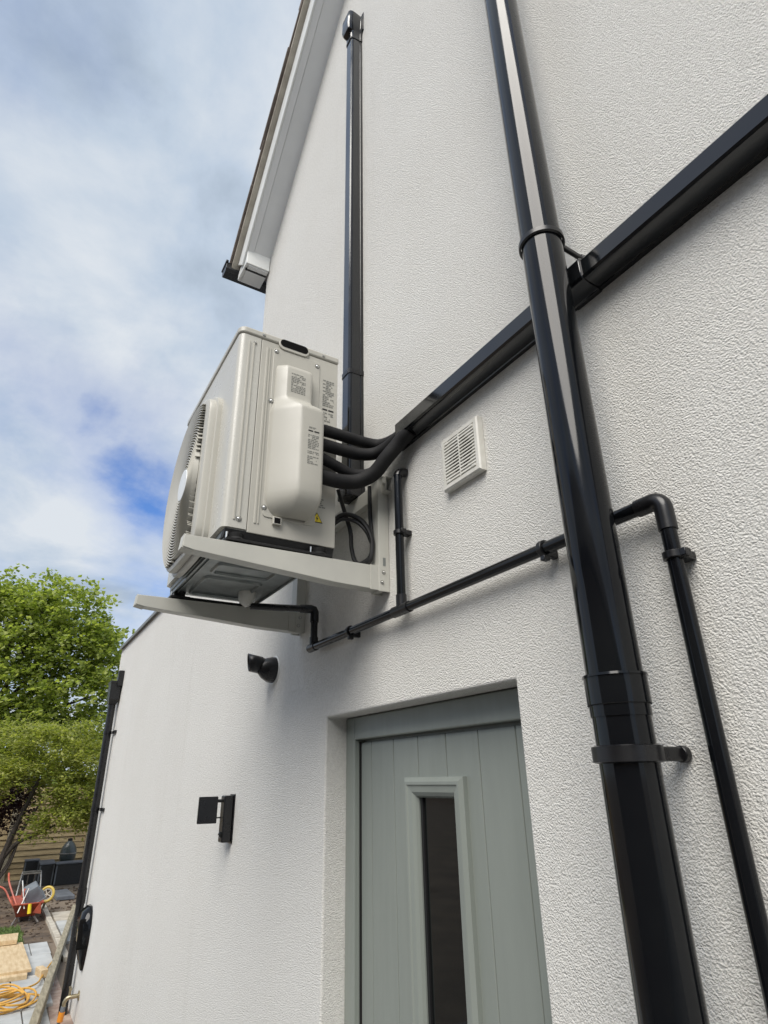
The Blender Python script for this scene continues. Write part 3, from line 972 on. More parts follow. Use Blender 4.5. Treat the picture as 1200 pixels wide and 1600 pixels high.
for k in range(8):
    t = R(22.5 + 45 * k)
    MB().bar((FCX + 0.05 * math.cos(t), FY1 - 0.002, FCZ + 0.05 * math.sin(t)), (FCX + SPK[k] * math.cos(t), FY1 + 0.012, FCZ + SPK[k] * math.sin(t)), 0.005, 0.010, (0, 1, 0)).build('grille_spoke', M['cream'], ac, smooth=0)
MB().tube([(FCX, FY1 + 0.006, FCZ), (FCX, FY1 - 0.013, FCZ), (FCX, FY1 - 0.019, FCZ), (FCX, FY1 - 0.020, FCZ)], [0.062, 0.062, 0.057, 0.04], 32).build('grille_hub', M['hub'], ac, smooth=40)
MB().loft([at_y(gshape(0.021), FY0 - 0.002), at_y(gshape(0.021), FY0 + 0.004)]).build('fan_cavity', M['cavity'], ac)
for k in range(3):
    fb = MB()
    n = 10
    ra = []
    for j in range(n + 1):
        t = R(120 * k + 90 * j / n)
        tw = 0.012 * (j / n - 0.5)
        ra.append([(FCX + q_ * math.cos(t), FY0 - 0.016 + tw * 1.2, FCZ + q_ * math.sin(t)) for q_ in (0.05, 0.11, 0.172)])
    for j in range(n):
        for i in range(2):
            fb.add([ra[j][i], ra[j + 1][i], ra[j + 1][i + 1], ra[j][i + 1]], [(0, 1, 2, 3)])
    fb.build('fan_blade', M['grey_tub'], ac, smooth=60)

# ------------------------------------------------------------------ wall bracket
brk = thing('wall_bracket', 'pale grey steel bracket frame with two arms carrying the air conditioner', 'bracket', (-1.97, 0, 0.56))
AXN, AXF = -1.615, -2.295
for xo in (AXN, AXF):
    am = MB()
    side = [(-0.012, 0.640), (-0.668, 0.634), (-0.670, 0.598), (-0.640, 0.592), (-0.20, 0.562), (-0.012, 0.558)]
    am.prism(side, 0, xo - 0.0035, xo)
    am.add([], [])
    for (p, q2) in ((0, 1), (3, 4), (4, 5)):
        (ya_, za_), (yb2, zb2) = side[p], side[q2]
        sgn = -1 if p == 0 else 1
        am.add([(xo - 0.001, ya_, za_), (xo - 0.044, ya_, za_), (xo - 0.044, yb2, zb2), (xo - 0.001, yb2, zb2),
                (xo - 0.001, ya_, za_ + sgn * 0.003), (xo - 0.044, ya_, za_ + sgn * 0.003), (xo - 0.044, yb2, zb2 + sgn * 0.003), (xo - 0.001, yb2, zb2 + sgn * 0.003)],
               [(0, 1, 2, 3), (4, 5, 6, 7), (0, 1, 5, 4), (1, 2, 6, 5), (2, 3, 7, 6), (3, 0, 4, 7)])
    am.build('bracket_arm', M['bracket'], brk, smooth=0, bevel=0.0015)
    MB().prism([(-0.6685, 0.6365), (-0.6725, 0.596), (-0.640, 0.5895), (-0.640, 0.5925), (-0.668, 0.599), (-0.6655, 0.6365)], 0, xo - 0.044, xo - 0.004).build('arm_end_cap', M['bracket'], brk, smooth=0)
    # flanges of the root plate
    MB().box(xo + 0.0003, xo + 0.0035, -0.072, -0.001, 0.556, 0.640).build('root_plate', M['bracket'], brk, smooth=0, bevel=0.001)
    # post
    po = MB()
    po.box(xo - 0.0035 + 0.007, xo + 0.0068, -0.040, -0.001, 0.553, 0.975)
    po.box(xo - 0.046, xo + 0.0066, -0.042, -0.0385, 0.553, 0.975)
    po.box(xo - 0.046, xo - 0.0425, -0.0384, -0.001, 0.553, 0.975)
    po.build('bracket_post', M['bracket'], brk, smooth=0, bevel=0.0015)
    for zb in (0.583, 0.618):
        screw(xo + 0.007, -0.030 if zb < 0.6 else -0.024, zb, brk, r=0.0045)
    MB().obox((xo + 0.0072, -0.021, 0.655), (1, 0, 0), (0, 1, 0), (0, 0, 1), 0.0006, 0.005, 0.014).build('slot', M['zinc'], brk, smooth=0)
cbm = MB().box(-2.42, -1.578, -0.028, -0.024, 0.905, 0.962)
cbm.box(-2.42, -1.578, -0.0239, -0.001, 0.9585, 0.962)
cbm.box(-2.42, -1.578, -0.0239, -0.001, 0.905, 0.9085)
cbm.build('cross_rail', M['bracket'], brk, smooth=0, bevel=0.0012)
for x in (-1.588, -2.40):
    MB().cyl((x, -0.034, 0.934), (x, -0.028, 0.934), 0.006, 12).build('bolt', M['bolt'], brk)
for xo in (AXN, AXF):
    for y in (-0.515, -0.245):
        fb = MB()
        fb.obox((xo - 0.022, y, 0.644), (1, 0, 0), (0, 1, 0), (0, 0, 1), 0.024, 0.036, 0.0045)
        fb.tube([(xo - 0.022, y, 0.648), (xo - 0.022, y, 0.655), (xo - 0.022, y, 0.6685)], [0.026, 0.020, 0.023], 16)
        f_ = fb.build('rubber_foot', M['rubber'], brk, smooth=40, bevel=0.001)
        MB().cyl((xo - 0.022, y - 0.03, 0.645), (xo - 0.022, y - 0.03, 0.672), 0.004, 8).build('stud', M['bolt'], f_)
    MB().obox((xo - 0.022, -0.38, 0.6445), (1, 0, 0), (0, 1, 0), (0, 0, 1), 0.020, 0.10, 0.0035).build('anti_vibration_pad', M['rubber'], brk, smooth=0, bevel=0.001)

# ------------------------------------------------------------------ insulated pipes from the unit to the trunking
PG = 'insulated pipes between air conditioner and trunking'
paths = [
    (0.0205, [(-1.600, -0.275, 1.087), (-1.597, -0.20, 1.085), (-1.593, -0.12, 1.080), (-1.578, -0.068, 1.074), (-1.545, -0.046, 1.068), (-1.49, -0.036, 1.064), (-1.42, -0.034, 1.062)],
     'topmost black insulated pipe leaving the cream hood, bending into the trunking'),
    (0.0215, [(-1.598, -0.275, 1.030), (-1.594, -0.19, 1.026), (-1.588, -0.13, 1.024), (-1.565, -0.082, 1.027), (-1.525, -0.056, 1.038), (-1.48, -0.044, 1.050), (-1.42, -0.040, 1.056)],
     'second highest black insulated pipe, running straight out of the cream hood'),
    (0.0185, [(-1.605, -0.275, 0.985), (-1.605, -0.215, 0.968), (-1.600, -0.15, 0.948), (-1.575, -0.098, 0.950), (-1.535, -0.072, 0.972), (-1.49, -0.055, 1.015), (-1.42, -0.045, 1.05)],
     'third black insulated pipe from the top, sagging in a loop'),
    (0.0245, [(-1.592, -0.275, 0.905), (-1.585, -0.20, 0.900), (-1.568, -0.14, 0.908), (-1.530, -0.102, 0.930), (-1.488, -0.080, 0.972), (-1.45, -0.052, 1.018), (-1.40, -0.038, 1.045)],
     'lowest and thickest black insulated pipe, sweeping up into the trunking'),
]
for r_, pts, lab in paths:
    o = MB().tube(bez(pts, 7), r_, 18).build('insulated_pipe', M['foam'])
    tag(o, lab, 'pipe', PG)
# black cables hanging in loops behind the unit
o = MB().tube(bez([(-1.70, -0.15, 0.93), (-1.705, -0.12, 0.85), (-1.70, -0.10, 0.78), (-1.70, -0.095, 0.72), (-1.69, -0.085, 0.67), (-1.655, -0.07, 0.652), (-1.63, -0.06, 0.665), (-1.63, -0.055, 0.73), (-1.65, -0.05, 0.84), (-1.66, -0.045, 0.95)], 8), 0.0075, 10).build('power_cable', M['cable'])
tag(o, 'thin black cable hanging from the pipes down behind the cream casing', 'cable')
o = MB().tube(bez([(-1.73, -0.17, 0.80), (-1.70, -0.135, 0.835), (-1.665, -0.105, 0.825), (-1.640, -0.075, 0.79), (-1.628, -0.055, 0.73), (-1.640, -0.06, 0.670), (-1.685, -0.10, 0.650), (-1.73, -0.15, 0.655), (-1.77, -0.19, 0.70)], 8), 0.0085, 10).build('power_cable', M['cable'])
tag(o, 'thick black cable looped in a ring behind the bracket post', 'cable')
o = MB().tube(bez([(-1.73, -0.172, 0.785), (-1.70, -0.137, 0.818), (-1.665, -0.10, 0.806), (-1.645, -0.07, 0.77), (-1.637, -0.05, 0.72)], 8), 0.0065, 10).build('power_cable', M['cable'])
tag(o, 'thin black cable lying just under the looped thick cable', 'cable')

# ------------------------------------------------------------------ vent grille
vx0, vx1, vz0, vz1 = -1.262, -1.092, 0.765, 0.936
vg = thing('vent_grille', 'square off white louvred vent grille with a round dark duct behind', 'vent', ((vx0 + vx1) / 2, 0, (vz0 + vz1) / 2))
VT = 0.023
vf = MB()
o_ = [(vx0, vz0), (vx1, vz0), (vx1, vz1), (vx0, vz1)]
ins = lambda d: [(vx0 + d, vz0 + d), (vx1 - d, vz0 + d), (vx1 - d, vz1 - d), (vx0 + d, vz1 - d)]
VB = -VT + 0.012
rg = [[(a, -0.001, c_) for a, c_ in o_], [(a, -VT + 0.004, c_) for a, c_ in ins(0.0)], [(a, -VT, c_) for a, c_ in ins(0.004)], [(a, -VT, c_) for a, c_ in ins(0.015)], [(a, -VT + 0.012, c_) for a, c_ in ins(0.017)]]
vf.loft(rg, True, False)
vf.build('vent_frame', M['vent'], vg, smooth=0)
vcx, vcz = (vx0 + vx1) / 2, (vz0 + vz1) / 2
# back plate with a round hole
bpv = MB()
n = 32
hole = [(vcx + 0.056 * math.cos(2 * math.pi * k / n), vcz + 0.056 * math.sin(2 * math.pi * k / n)) for k in range(n)]
sq = []
for k in range(n):
    t = 2 * math.pi * k / n
    c_, s_ = math.cos(t), math.sin(t)
    mxx = max(abs(c_), abs(s_))
    sq.append((vcx + 0.069 * c_ / mxx, vcz + 0.069 * s_ / mxx))
bpv.loft([[(a, -VT + 0.0022, c_) for a, c_ in sq], [(a, -VT + 0.0022, c_) for a, c_ in hole], [(a, -0.001, c_) for a, c_ in hole]], True, False)
bpv.build('back_plate', M['vent'], vg, smooth=0)
MB().tube([(vcx, -0.0008, vcz), (vcx, -0.0028, vcz)], 0.0575, 32).build('duct_hole', M['cavity'], vg)
nl = 13
for i in range(nl):
    z = vz0 + 0.017 + (i + 0.5) * (vz1 - vz0 - 0.034) / nl
    hx = (vx1 - vx0) / 2 - 0.0165
    if i in (0, nl - 1):
        hx -= 0.020
    MB().obox((vcx, -VT + 0.0008, z), (1, 0, 0), (0, 0.97, -0.2), (0, 0.2, 0.97), hx, 0.0014, 0.0024).build('louvre', M['vent'], vg, smooth=0)
MB().box(vcx - 0.0022, vcx + 0.0022, -VT - 0.001, -VT + 0.012, vz0 + 0.0165, vz1 - 0.0165).build('centre_bar', M['vent'], vg, smooth=0)
for (sx, sz) in ((-1, -1), (1, -1), (-1, 1), (1, 1)):
    px, pz = vcx + sx * 0.058, vcz + sz * 0.063
    MB().obox((px, -VT + 0.0020, pz), (1, 0, 0), (0, 1, 0), (0, 0, 1), 0.0085, 0.004, 0.0042).build('screw_boss', M['vent'], vg, smooth=0, bevel=0.0015)

# ------------------------------------------------------------------ security camera
sc = thing('security_camera', 'small black cone shaped camera on the white wall above the lamp', 'camera', (-2.60, 0, 0.45))
cx_, cz_ = -2.612, 0.452
MB().tube([(cx_, -0.0005, cz_), (cx_, -0.004, cz_)], [0.063, 0.061], 28).build('seal_ring', M['white'], sc)
MB().tube([(cx_, -0.004, cz_), (cx_, -0.022, cz_ + 0.001), (cx_, -0.05, cz_ + 0.006), (cx_ - 0.004, -0.068, cz_ + 0.010)], [0.057, 0.056, 0.045, 0.030], 28).build('base', M['pvc_satin'], sc, smooth=50)
a_, b_ = Vector((cx_ + 0.002, -0.035, cz_ + 0.012)), Vector((cx_ - 0.014, -0.106, cz_ + 0.026))
d_ = (b_ - a_).normalized()
MB().tube([a_, a_ + d_ * 0.05, b_ - d_ * 0.012], [0.033, 0.035, 0.035], 24).build('camera_body', M['pvc_satin'], sc, smooth=40)
hd = MB()
ring = []
u_ = d_.cross(Vector((0, 0, 1))).normalized()
w_ = u_.cross(d_)
for s, ext in ((0.045, 0.0), (0.0, 1.0)):
    row = []
    for k in range(25):
        t = 2 * math.pi * k / 24
        top = 0.5 + 0.5 * math.sin(t)
        p = b_ - d_ * s + d_ * (0.024 * top * ext) + (u_ * math.cos(t) + w_ * math.sin(t)) * 0.0375
        row.append(p)
    ring.append(row)
hd.loft(ring, False, False)
hood = hd.build('hood', M['pvc_satin'], sc, smooth=40)
sol = hood.modifiers.new('solid', 'SOLIDIFY')
sol.thickness = 0.003
MB().tube([b_ - d_ * 0.0115, b_ - d_ * 0.009], 0.031, 24).build('lens_glass', M['glass'], sc)

# ------------------------------------------------------------------ wall lamp
lp = thing('wall_lamp', 'black box wall lamp with square side panel left of the door', 'lamp', (-3.04, 0, -0.15))
MB().box(-3.085, -3.018, -0.006, -0.0005, -0.262, -0.058).build('back_plate', M['pvc_satin'], lp, smooth=0, bevel=0.002)
MB().box(-3.080, -3.023, -0.050, -0.0065, -0.257, -0.063).build('lamp_body', M['pvc_satin'], lp, smooth=0, bevel=0.006, seg=3)
MB().cyl((-3.050, -0.052, -0.085), (-3.052, -0.076, -0.085), 0.007, 14).build('pivot', M['pvc_satin'], lp)
MB().cyl((-3.050, -0.052, -0.155), (-3.052, -0.076, -0.155), 0.003, 10).build('pivot', M['pvc_satin'], lp)
MB().obox((-3.060, -0.115, -0.122), (1, -0.18, 0), (0.18, 1, 0), (0, 0, 1), 0.011, 0.043, 0.056).build('lamp_panel', M['pvc_satin'], lp, smooth=0, bevel=0.003)
MB().tube([(-3.035, -0.051, -0.225), (-3.035, -0.058, -0.225), (-3.035, -0.062, -0.227)], [0.013, 0.012, 0.006], 16).build('sensor', M['glass'], lp)

# ------------------------------------------------------------------ far downpipe, tap, wall box
rp = thing('rainwater_downpipe', 'black downpipe with hopper head at the far end of the extension', 'downpipe', (-7.11, -0.06, GZ))
RX, RY = -7.10, -0.060
MB().tube([(RX, RY, 0.80), (RX, RY, -0.95)], 0.036, 20).build('pipe', M['pvc_satin'], rp)
MB().tube([(RX, RY, -0.90), (RX, RY, -1.02), (RX, RY, -1.03), (RX, RY, GZ - 0.1)], [0.041, 0.041, 0.036, 0.036], 20).build('pipe', M['pvc_satin'], rp)
hp = MB()
hp.loft([[(RX + sx * w_, RY + sy * dd, z) for sx, sy in ((-1, -1), (1, -1), (1, 1), (-1, 1))] for z, w_, dd in ((0.75, 0.038, 0.036), (0.80, 0.085, 0.048), (0.955, 0.09, 0.052), (0.965, 0.098, 0.056), (0.985, 0.098, 0.056))])
hp.build('hopper', M['pvc_satin'], rp, smooth=0, bevel=0.004)
MB().box(RX + 0.03, RX + 0.12, -0.055, -0.002, 0.93, 1.09).build('outlet_spout', M['pvc_satin'], rp, smooth=0, bevel=0.004)
for z in (0.475, -0.235):
    MB().tube([(RX, RY, z - 0.014), (RX, RY, z + 0.014)], 0.041, 20).box(RX + 0.02, RX + 0.19, -0.02, -0.001, z - 0.014, z + 0.014).build('pipe_clip', M['pvc_satin'], rp, smooth=40)

wbx = thing('wall_box', 'black rounded wall box low down beside the far downpipe', 'box', (-6.75, 0, -1.2))
bb = MB()
bb.loft([[(-6.80 + sx * w_, -max(0.001, dd * (0.9 if abs(sx) == 1 else 1)), z) for sx, dd in ((-1, 0), (-1, dpt * .55), (-.75, dpt), (.75, dpt), (1, dpt * .55), (1, 0))]
         for z, w_, dpt in ((-1.47, 0.05, 0.02), (-1.40, 0.09, 0.045), (-1.25, 0.15, 0.085), (-1.12, 0.16, 0.09), (-1.04, 0.12, 0.07), (-1.0, 0.06, 0.03))])
bb.build('box_body', M['pvc'], wbx, smooth=50)
MB().obox((-6.68, -0.05, -1.19), (1, 0, 0), (0, 1, 0), (0, 0, 1), 0.02, 0.045, 0.11).build('box_side', M['cavity'], wbx, smooth=0, bevel=0.01)

tp = thing('garden_tap', 'brass garden tap with orange hose connector on the far wall foot', 'tap', (-6.75, 0, -1.65))
MB().tube([(-6.74, -0.001, -1.640), (-6.74, -0.008, -1.640)], 0.034, 18).build('wall_flange', M['brass'], tp)
MB().tube(bez([(-6.74, -0.006, -1.64), (-6.74, -0.05, -1.64), (-6.745, -0.085, -1.645), (-6.75, -0.105, -1.67), (-6.75, -0.108, -1.71)], 5), 0.016, 12).build('spout', M['brass'], tp)
MB().cyl((-6.745, -0.075, -1.63), (-6.745, -0.075, -1.585), 0.010, 10).bar((-6.79, -0.075, -1.58), (-6.70, -0.075, -1.58), 0.016, 0.012).build('tap_handle', M['brass'], tp)
MB().tube([(-6.75, -0.108, -1.70), (-6.752, -0.112, -1.735)], 0.019, 14).build('connector_collar', M['grey_tub'], tp)
MB().tube([(-6.752, -0.112, -1.736), (-6.757, -0.118, -1.80)], 0.024, 14).build('hose_connector', M['hose_orange'], tp)
o = MB().tube(bez([(-6.757, -0.118, -1.80), (-6.77, -0.14, -1.835), (-6.70, -0.20, GZ + 0.014), (-6.40, -0.26, GZ + 0.013), (-6.0, -0.22, GZ + 0.013)], 8), 0.013, 10).build('garden_hose', M['grey_tub'])
tag(o, 'grey garden hose hanging from the orange connector on the tap', 'hose')

# ------------------------------------------------------------------ garden beyond the extension
struct(MB().add([(-10.1, -6, GZ + 0.004), (-10.1, 0.09, GZ + 0.004), (-15.9, 0.09, GZ + 0.004), (-15.9, -6, GZ + 0.004)], [(0, 1, 2, 3)]).build('soil_bed', M['soil'], smooth=0))
struct(MB().add([(-5.0, -0.24, GZ + 0.004), (-5.0, -0.001, GZ + 0.004), (-10.1, -0.001, GZ + 0.004), (-10.1, 0.05, GZ + 0.004), (-10.1, -0.05, GZ + 0.004)], [(0, 1, 2, 4)]).build('path', M['paver'], smooth=0))
struct(MB().add([(-5.0, -4.2, GZ + 0.004), (30.0, -4.2, GZ + 0.004), (30.0, -0.001, GZ + 0.004), (-5.0, -0.001, GZ + 0.004)], [(0, 1, 2, 3)]).build('unseen_pavement', M['concrete'], smooth=0))  # passage floor out of view, added for pipe reflections and bounced light
# lawn: a patch of short blades
lw = MB()
rn = random.Random(11)
for i in range(7000):
    x = rn.uniform(-11.4, -10.16)
    y = rn.uniform(-2.2, -0.2)
    if y > -0.235 + 0.04 * mnoise.noise(Vector((x * 3, 0, 0))):
        continue
    a = rn.uniform(0, 6.28)
    h = rn.uniform(0.025, 0.05)
    w = 0.008
    dx, dy = math.cos(a) * w, math.sin(a) * w
    lx, ly = rn.uniform(-.02, .02), rn.uniform(-.02, .02)
    lw.add([(x - dx, y - dy, GZ + 0.006), (x + dx, y + dy, GZ + 0.006), (x + lx, y + ly, GZ + h)], [(0, 1, 2)])
me = bpy.data.meshes.new('lawn')
me.from_pydata(lw.v, [], lw.f)
me.materials.append(M['grass'])
lo = bpy.data.objects.new('lawn', me)
COL.objects.link(lo)
struct(lo, 'stuff')
struct(MB().add([(-10.15, -2.3, GZ + 0.008), (-10.15, -0.235, GZ + 0.008), (-11.4, -0.235, GZ + 0.008), (-11.4, -2.3, GZ + 0.008)], [(0, 1, 2, 3)]).build('lawn_base', M['grass'], smooth=0))


def piece(name, x0, x1, y0, y1, z0, z1, mname, par, j=0.0, rz=0.0, bevel=0.004):
    c = Vector(((x0 + x1) / 2, (y0 + y1) / 2, (z0 + z1) / 2))
    ca, sa = math.cos(rz), math.sin(rz)
    return MB().obox(c, (ca, sa, 0), (-sa, ca, 0), (j, 0.3 * j, 1), (x1 - x0) / 2, (y1 - y0) / 2, (z1 - z0) / 2).build(name, M[mname], par, smooth=0, bevel=bevel)


pat = bpy.data.objects.new('patio', None)
COL.objects.link(pat)
pat['_o'] = (0, 0, 0)
struct(pat)
rn = random.Random(5)
xr = -10.07
row = 0
while xr < -6.0:
    y = -1.75 + (0.17 if row % 2 else 0.0)
    while y < 0.0:
        w = rn.choice((0.30, 0.36, 0.42))
        y1 = min(y + w, 0.02 - 0.09 * max(0, (xr + 9.5)))
        if y1 - y > 0.08:
            dz = rn.uniform(-0.003, 0.003)
            piece('paving_slab', xr + 0.008, xr + 0.66, y + 0.006, y1 - 0.006, GZ - 0.02, GZ + 0.028 + dz, 'slab', pat, rn.uniform(-0.004, 0.004))
        y += w
    xr += 0.67
    row += 1
x = -12.9
pth = bpy.data.objects.new('garden_path', None)
COL.objects.link(pth)
pth['_o'] = (0, 0, 0)
struct(pth)
while x < -9.5:
    piece('kerb_stone', x + 0.006, x + 0.55, 0.105, 0.175, GZ - 0.05, GZ + 0.05 + rn.uniform(-.004, .004), 'kerb', pth, 0.0, rn.uniform(-0.006, 0.006))
    x += 0.56
for i, (x0, x1) in enumerate(((-12.1, -11.35), (-11.34, -10.6), (-10.59, -9.9))):
    for (y0, y1) in ((0.21, 0.55), (0.56, 0.92)):
        piece('paving_slab', x0 + .006, x1 - .006, y0, y1, GZ - 0.02, GZ + 0.03 + rn.uniform(-.003, .003), 'slab' if i else 'kerb', pth, rn.uniform(-.004, .004))
o = MB().obox((-13.75, 0.50, GZ + 0.04), (1, 0.05, 0), (-0.05, 1, 0), (0, 0, 1), 0.42, 0.14, 0.03).build('slate_slab', M['slate'], smooth=0, bevel=0.006)
tag(o, 'dark blue grey slate slab lying by the spoked yellow wheel', 'slab')
o = MB().bar((-11.9, 0.505, GZ + 0.07), (-5.4, -0.515, GZ + 0.07), 0.064, 0.13).build('timber_edging', M['timber'], smooth=0, bevel=0.006)
tag(o, 'long weathered timber board edging the ground beside the wall', 'timber')

# plywood and offcuts
o = MB().obox((-9.17, -0.62, GZ + 0.075), (1, 0.02, 0.006), (-0.02, 1, 0), (-0.006, 0, 1), 0.72, 0.36, 0.014).build('plywood_sheet', M['ply'], smooth=0, bevel=0.002)
tag(o, 'large pale plywood sheet lying on timber over the paving slabs', 'plywood')
o = MB().obox((-10.0, -0.66, GZ + 0.115), (1, -0.06, 0), (0.06, 1, 0), (0, 0, 1), 0.20, 0.33, 0.024).build('plywood_offcut', M['ply'], smooth=0, bevel=0.003)
tag(o, 'smaller plywood offcut on the far end of the big sheet', 'plywood')
o = MB().bar((-8.43, -1.05, GZ + 0.05), (-8.40, -0.285, GZ + 0.05), 0.10, 0.04).build('timber_batten', M['ply'], smooth=0, bevel=0.003)
tag(o, 'pale timber batten under the near edge of the plywood sheet', 'timber')
o = MB().obox((-8.40, -0.155, GZ + 0.065), (1, 0.2, 0), (-0.2, 1, 0), (0, 0, 1), 0.10, 0.035, 0.035).build('timber_block', M['ply'], smooth=0, bevel=0.003)
tag(o, 'small wooden block on the paving between cable and timber board', 'block')
# yellow cable coil
rn = random.Random(21)
pts = []
for i in range(150):
    t = i * 2 * math.pi / 22
    k = i / 150
    rr_ = 0.17 + 0.045 * math.sin(i * 0.31) + 0.03 * math.sin(i * 0.117 + 1)
    pts.append(Vector((-7.62 + 0.05 * math.sin(i * 0.09) + rr_ * 1.5 * math.cos(t), -0.47 + 0.035 * math.sin(i * 0.14 + 2) + rr_ * math.sin(t), GZ + 0.045 + 0.018 * math.sin(i * 0.53) + 0.05 * k)))
pts += bez([pts[-1], (-7.9, -0.27, GZ + 0.07), (-8.25, -0.16, GZ + 0.055), (-8.7, -0.06, GZ + 0.05), (-9.1, 0.06, GZ + 0.06)], 6)[1:]
o = MB().tube(pts, 0.0085, 8).build('extension_cable', M['yel_cable'])
tag(o, 'yellow orange cable lying in a loose coil on the ground', 'cable')

# loose stones, clods and offcuts over the bare soil and path
rb = MB()
rn = random.Random(77)
for i in range(420):
    x, y = rn.uniform(-14.8, -10.2), rn.uniform(-0.75, 0.85)
    if y > 0.09:
        x = rn.uniform(-14.8, -12.2)
    s_ = rn.uniform(0.005, 0.02) * (1.8 if rn.random() < 0.06 else 1)
    a = rn.uniform(0, 3.14)
    rb.obox((x, y, GZ + s_ * 0.5), (math.cos(a), math.sin(a), rn.uniform(-.3, .3)), (-math.sin(a), math.cos(a), rn.uniform(-.3, .3)), (rn.uniform(-.4, .4), rn.uniform(-.4, .4), 1), s_ * rn.uniform(.7, 1.6), s_ * rn.uniform(.6, 1.1), s_ * rn.uniform(.4, .8))
struct(rb.build('rubble', M['soil'], smooth=0), 'stuff')
# wheelbarrow
bx, by = -12.0, -0.17
wbar = thing('wheelbarrow', 'orange wheelbarrow with steel legs parked on the bare soil', 'wheelbarrow', (bx, by, GZ))
tray = MB()
tray.loft([[(bx - .28, by - .12, -1.775), (bx + .28, by - .12, -1.775), (bx + .28, by + .12, -1.775), (bx - .28, by + .12, -1.775)],
           [(bx - .42, by - .20, -1.60), (bx + .42, by - .20, -1.60), (bx + .42, by + .20, -1.60), (bx - .42, by + .20, -1.60)],
           [(bx - .40, by - .185, -1.60), (bx + .40, by - .185, -1.60), (bx + .40, by + .185, -1.60), (bx - .40, by + .185, -1.60)],
           [(bx - .26, by - .11, -1.765), (bx + .26, by - .11, -1.765), (bx + .26, by + .11, -1.765), (bx - .26, by + .11, -1.765)]])
tray.build('tray', M['orange'], wbar, smooth=0)
MB().tube([(bx + .42, by - .2, -1.6), (bx + .42, by + .2, -1.6), (bx - .42, by + .2, -1.6), (bx - .42, by - .2, -1.6), (bx + .42, by - .2, -1.6)], 0.010, 8).build('tray_rim', M['orange'], wbar)
for s in (-1, 1):
    MB().tube([(bx + .20, by + s * .10, -1.775), (bx + .45, by + s * .17, GZ + .01)], 0.011, 8).build('leg', M['steel_tube'], wbar)
    MB().tube([(bx + .05, by + s * .08, -1.775), (bx + .22, by + s * .06, GZ + .01)], 0.009, 8).build('leg', M['steel_tube'], wbar)
MB().tube(bez([(bx + .1, by - .08, -1.775), (bx - .1, by - .22, -1.60), (bx - .2, by - .32, -1.46), (bx - .25, by - .46, -1.40)], 5), 0.013, 8).build('handle', M['orange'], wbar)
MB().tube(bez([(bx + .2, by - .1, -1.70), (bx, by - .2, -1.52), (bx - .15, by - .28, -1.36), (bx - .3, by - .30, -1.26)], 5), 0.013, 8).build('handle', M['orange'], wbar)
MB().prism([(by + .08, -1.72), (by + .19, -1.74), (by + .16, -1.58)], 0, bx + .40, bx + .425).build('front_brace', M['orange'], wbar, smooth=0)

gtb = thing('mixing_tub', 'grey plastic mixing tub tipped on top of the orange wheelbarrow', 'tub', (bx, by + .06, -1.6))
a_ = Vector((0.25, -0.45, 0.86)).normalized()
u_ = a_.cross(Vector((1, 0, 0))).normalized()
w_ = a_.cross(u_)
c_ = Vector((bx + .1, by + .055, -1.50))


def rect_ring(cc, hu, hw):
    return [cc + u_ * su * hu + w_ * sw * hw for su, sw in ((-1, -1), (1, -1), (1, 1), (-1, 1))]


tm = MB().loft([rect_ring(c_ - a_ * .11, .12, .15), rect_ring(c_ + a_ * .10, .085, .11)], True, True)
tm.build('tub_body', M['grey_tub'], gtb, smooth=0, bevel=0.012, seg=2)
MB().loft([rect_ring(c_ - a_ * .12, .132, .165), rect_ring(c_ - a_ * .10, .132, .165)]).build('tub_rim', M['grey_tub'], gtb, smooth=0, bevel=0.004)
o = MB().tube([(bx + .44, by + .02, -1.60), (bx + .46, by + .03, -1.72)], [0.022, 0.026], 10).build('yellow_handle', M['yellow'])
tag(o, 'yellow tool handle hanging over the front of the wheelbarrow', 'tool')
o = MB().tube([(bx + .2, by - .12, -1.32), (bx + .42, by - .04, -1.66)], 0.010, 8).tube([(bx + .3, by - .02, -1.42), (bx + .45, by - .12, -1.70)], 0.009, 8).build('hand_tool', M['steel_tube'])
tag(o, 'crossed pale metal tool shafts lying across the orange tray', 'tool')
o = MB().box(bx - .05, bx + .15, by - .09, by + .0, -1.56, -1.44).build('orange_bag', M['orange'], smooth=0, bevel=0.03)
tag(o, 'crumpled orange bag among the tools in the wheelbarrow', 'bag')

wh = thing('spare_wheel', 'yellow spoked wheel leaning beside the wheelbarrow', 'wheel', (-12.4, 0.12, GZ))
wc, wa = Vector((-12.35, 0.125, -1.60)), Vector((0.9, -0.42, 0.25)).normalized()
MB().torus(wc, wa, 0.098, 0.020, 28, 8).build('tyre', M['rim_yellow'], wh)
MB().torus(wc, wa, 0.072, 0.008, 24, 6).build('rim', M['steel_tube'], wh)
u_ = wa.orthogonal().normalized()
w_ = wa.cross(u_)
for k in range(5):
    t = 2 * math.pi * k / 5
    MB().tube([wc, wc + (u_ * math.cos(t) + w_ * math.sin(t)) * .08], 0.008, 6).build('spoke', M['kerb'], wh)
st_ = MB().tube([wc + Vector((-.05, 0, -.1)), Vector((-12.45, 0.10, GZ))], 0.02, 8).build('prop', M['timber'], wh)

sh = thing('saw_horse', 'grey tubular folding stand behind the orange wheelbarrow', 'stand', (-14.6, -0.05, GZ))
for (y0, y1, x) in ((-.16, .16, -14.5), (-.14, .18, -14.8)):
    MB().tube(bez([(x + .1, y0 - .03, GZ), (x, y0, GZ + .30), (x, y0 + .04, GZ + .33), (x, y1 - .04, GZ + .33), (x, y1, GZ + .30), (x + .1, y1 + .03, GZ)], 4), 0.013, 8).build('stand_frame', M['steel_tube'], sh)
for y in (-.05, .06):
    MB().tube([(-14.5, y, GZ + .33), (-14.8, y + .02, GZ + .10)], 0.010, 6).build('stand_brace', M['steel_tube'], sh)

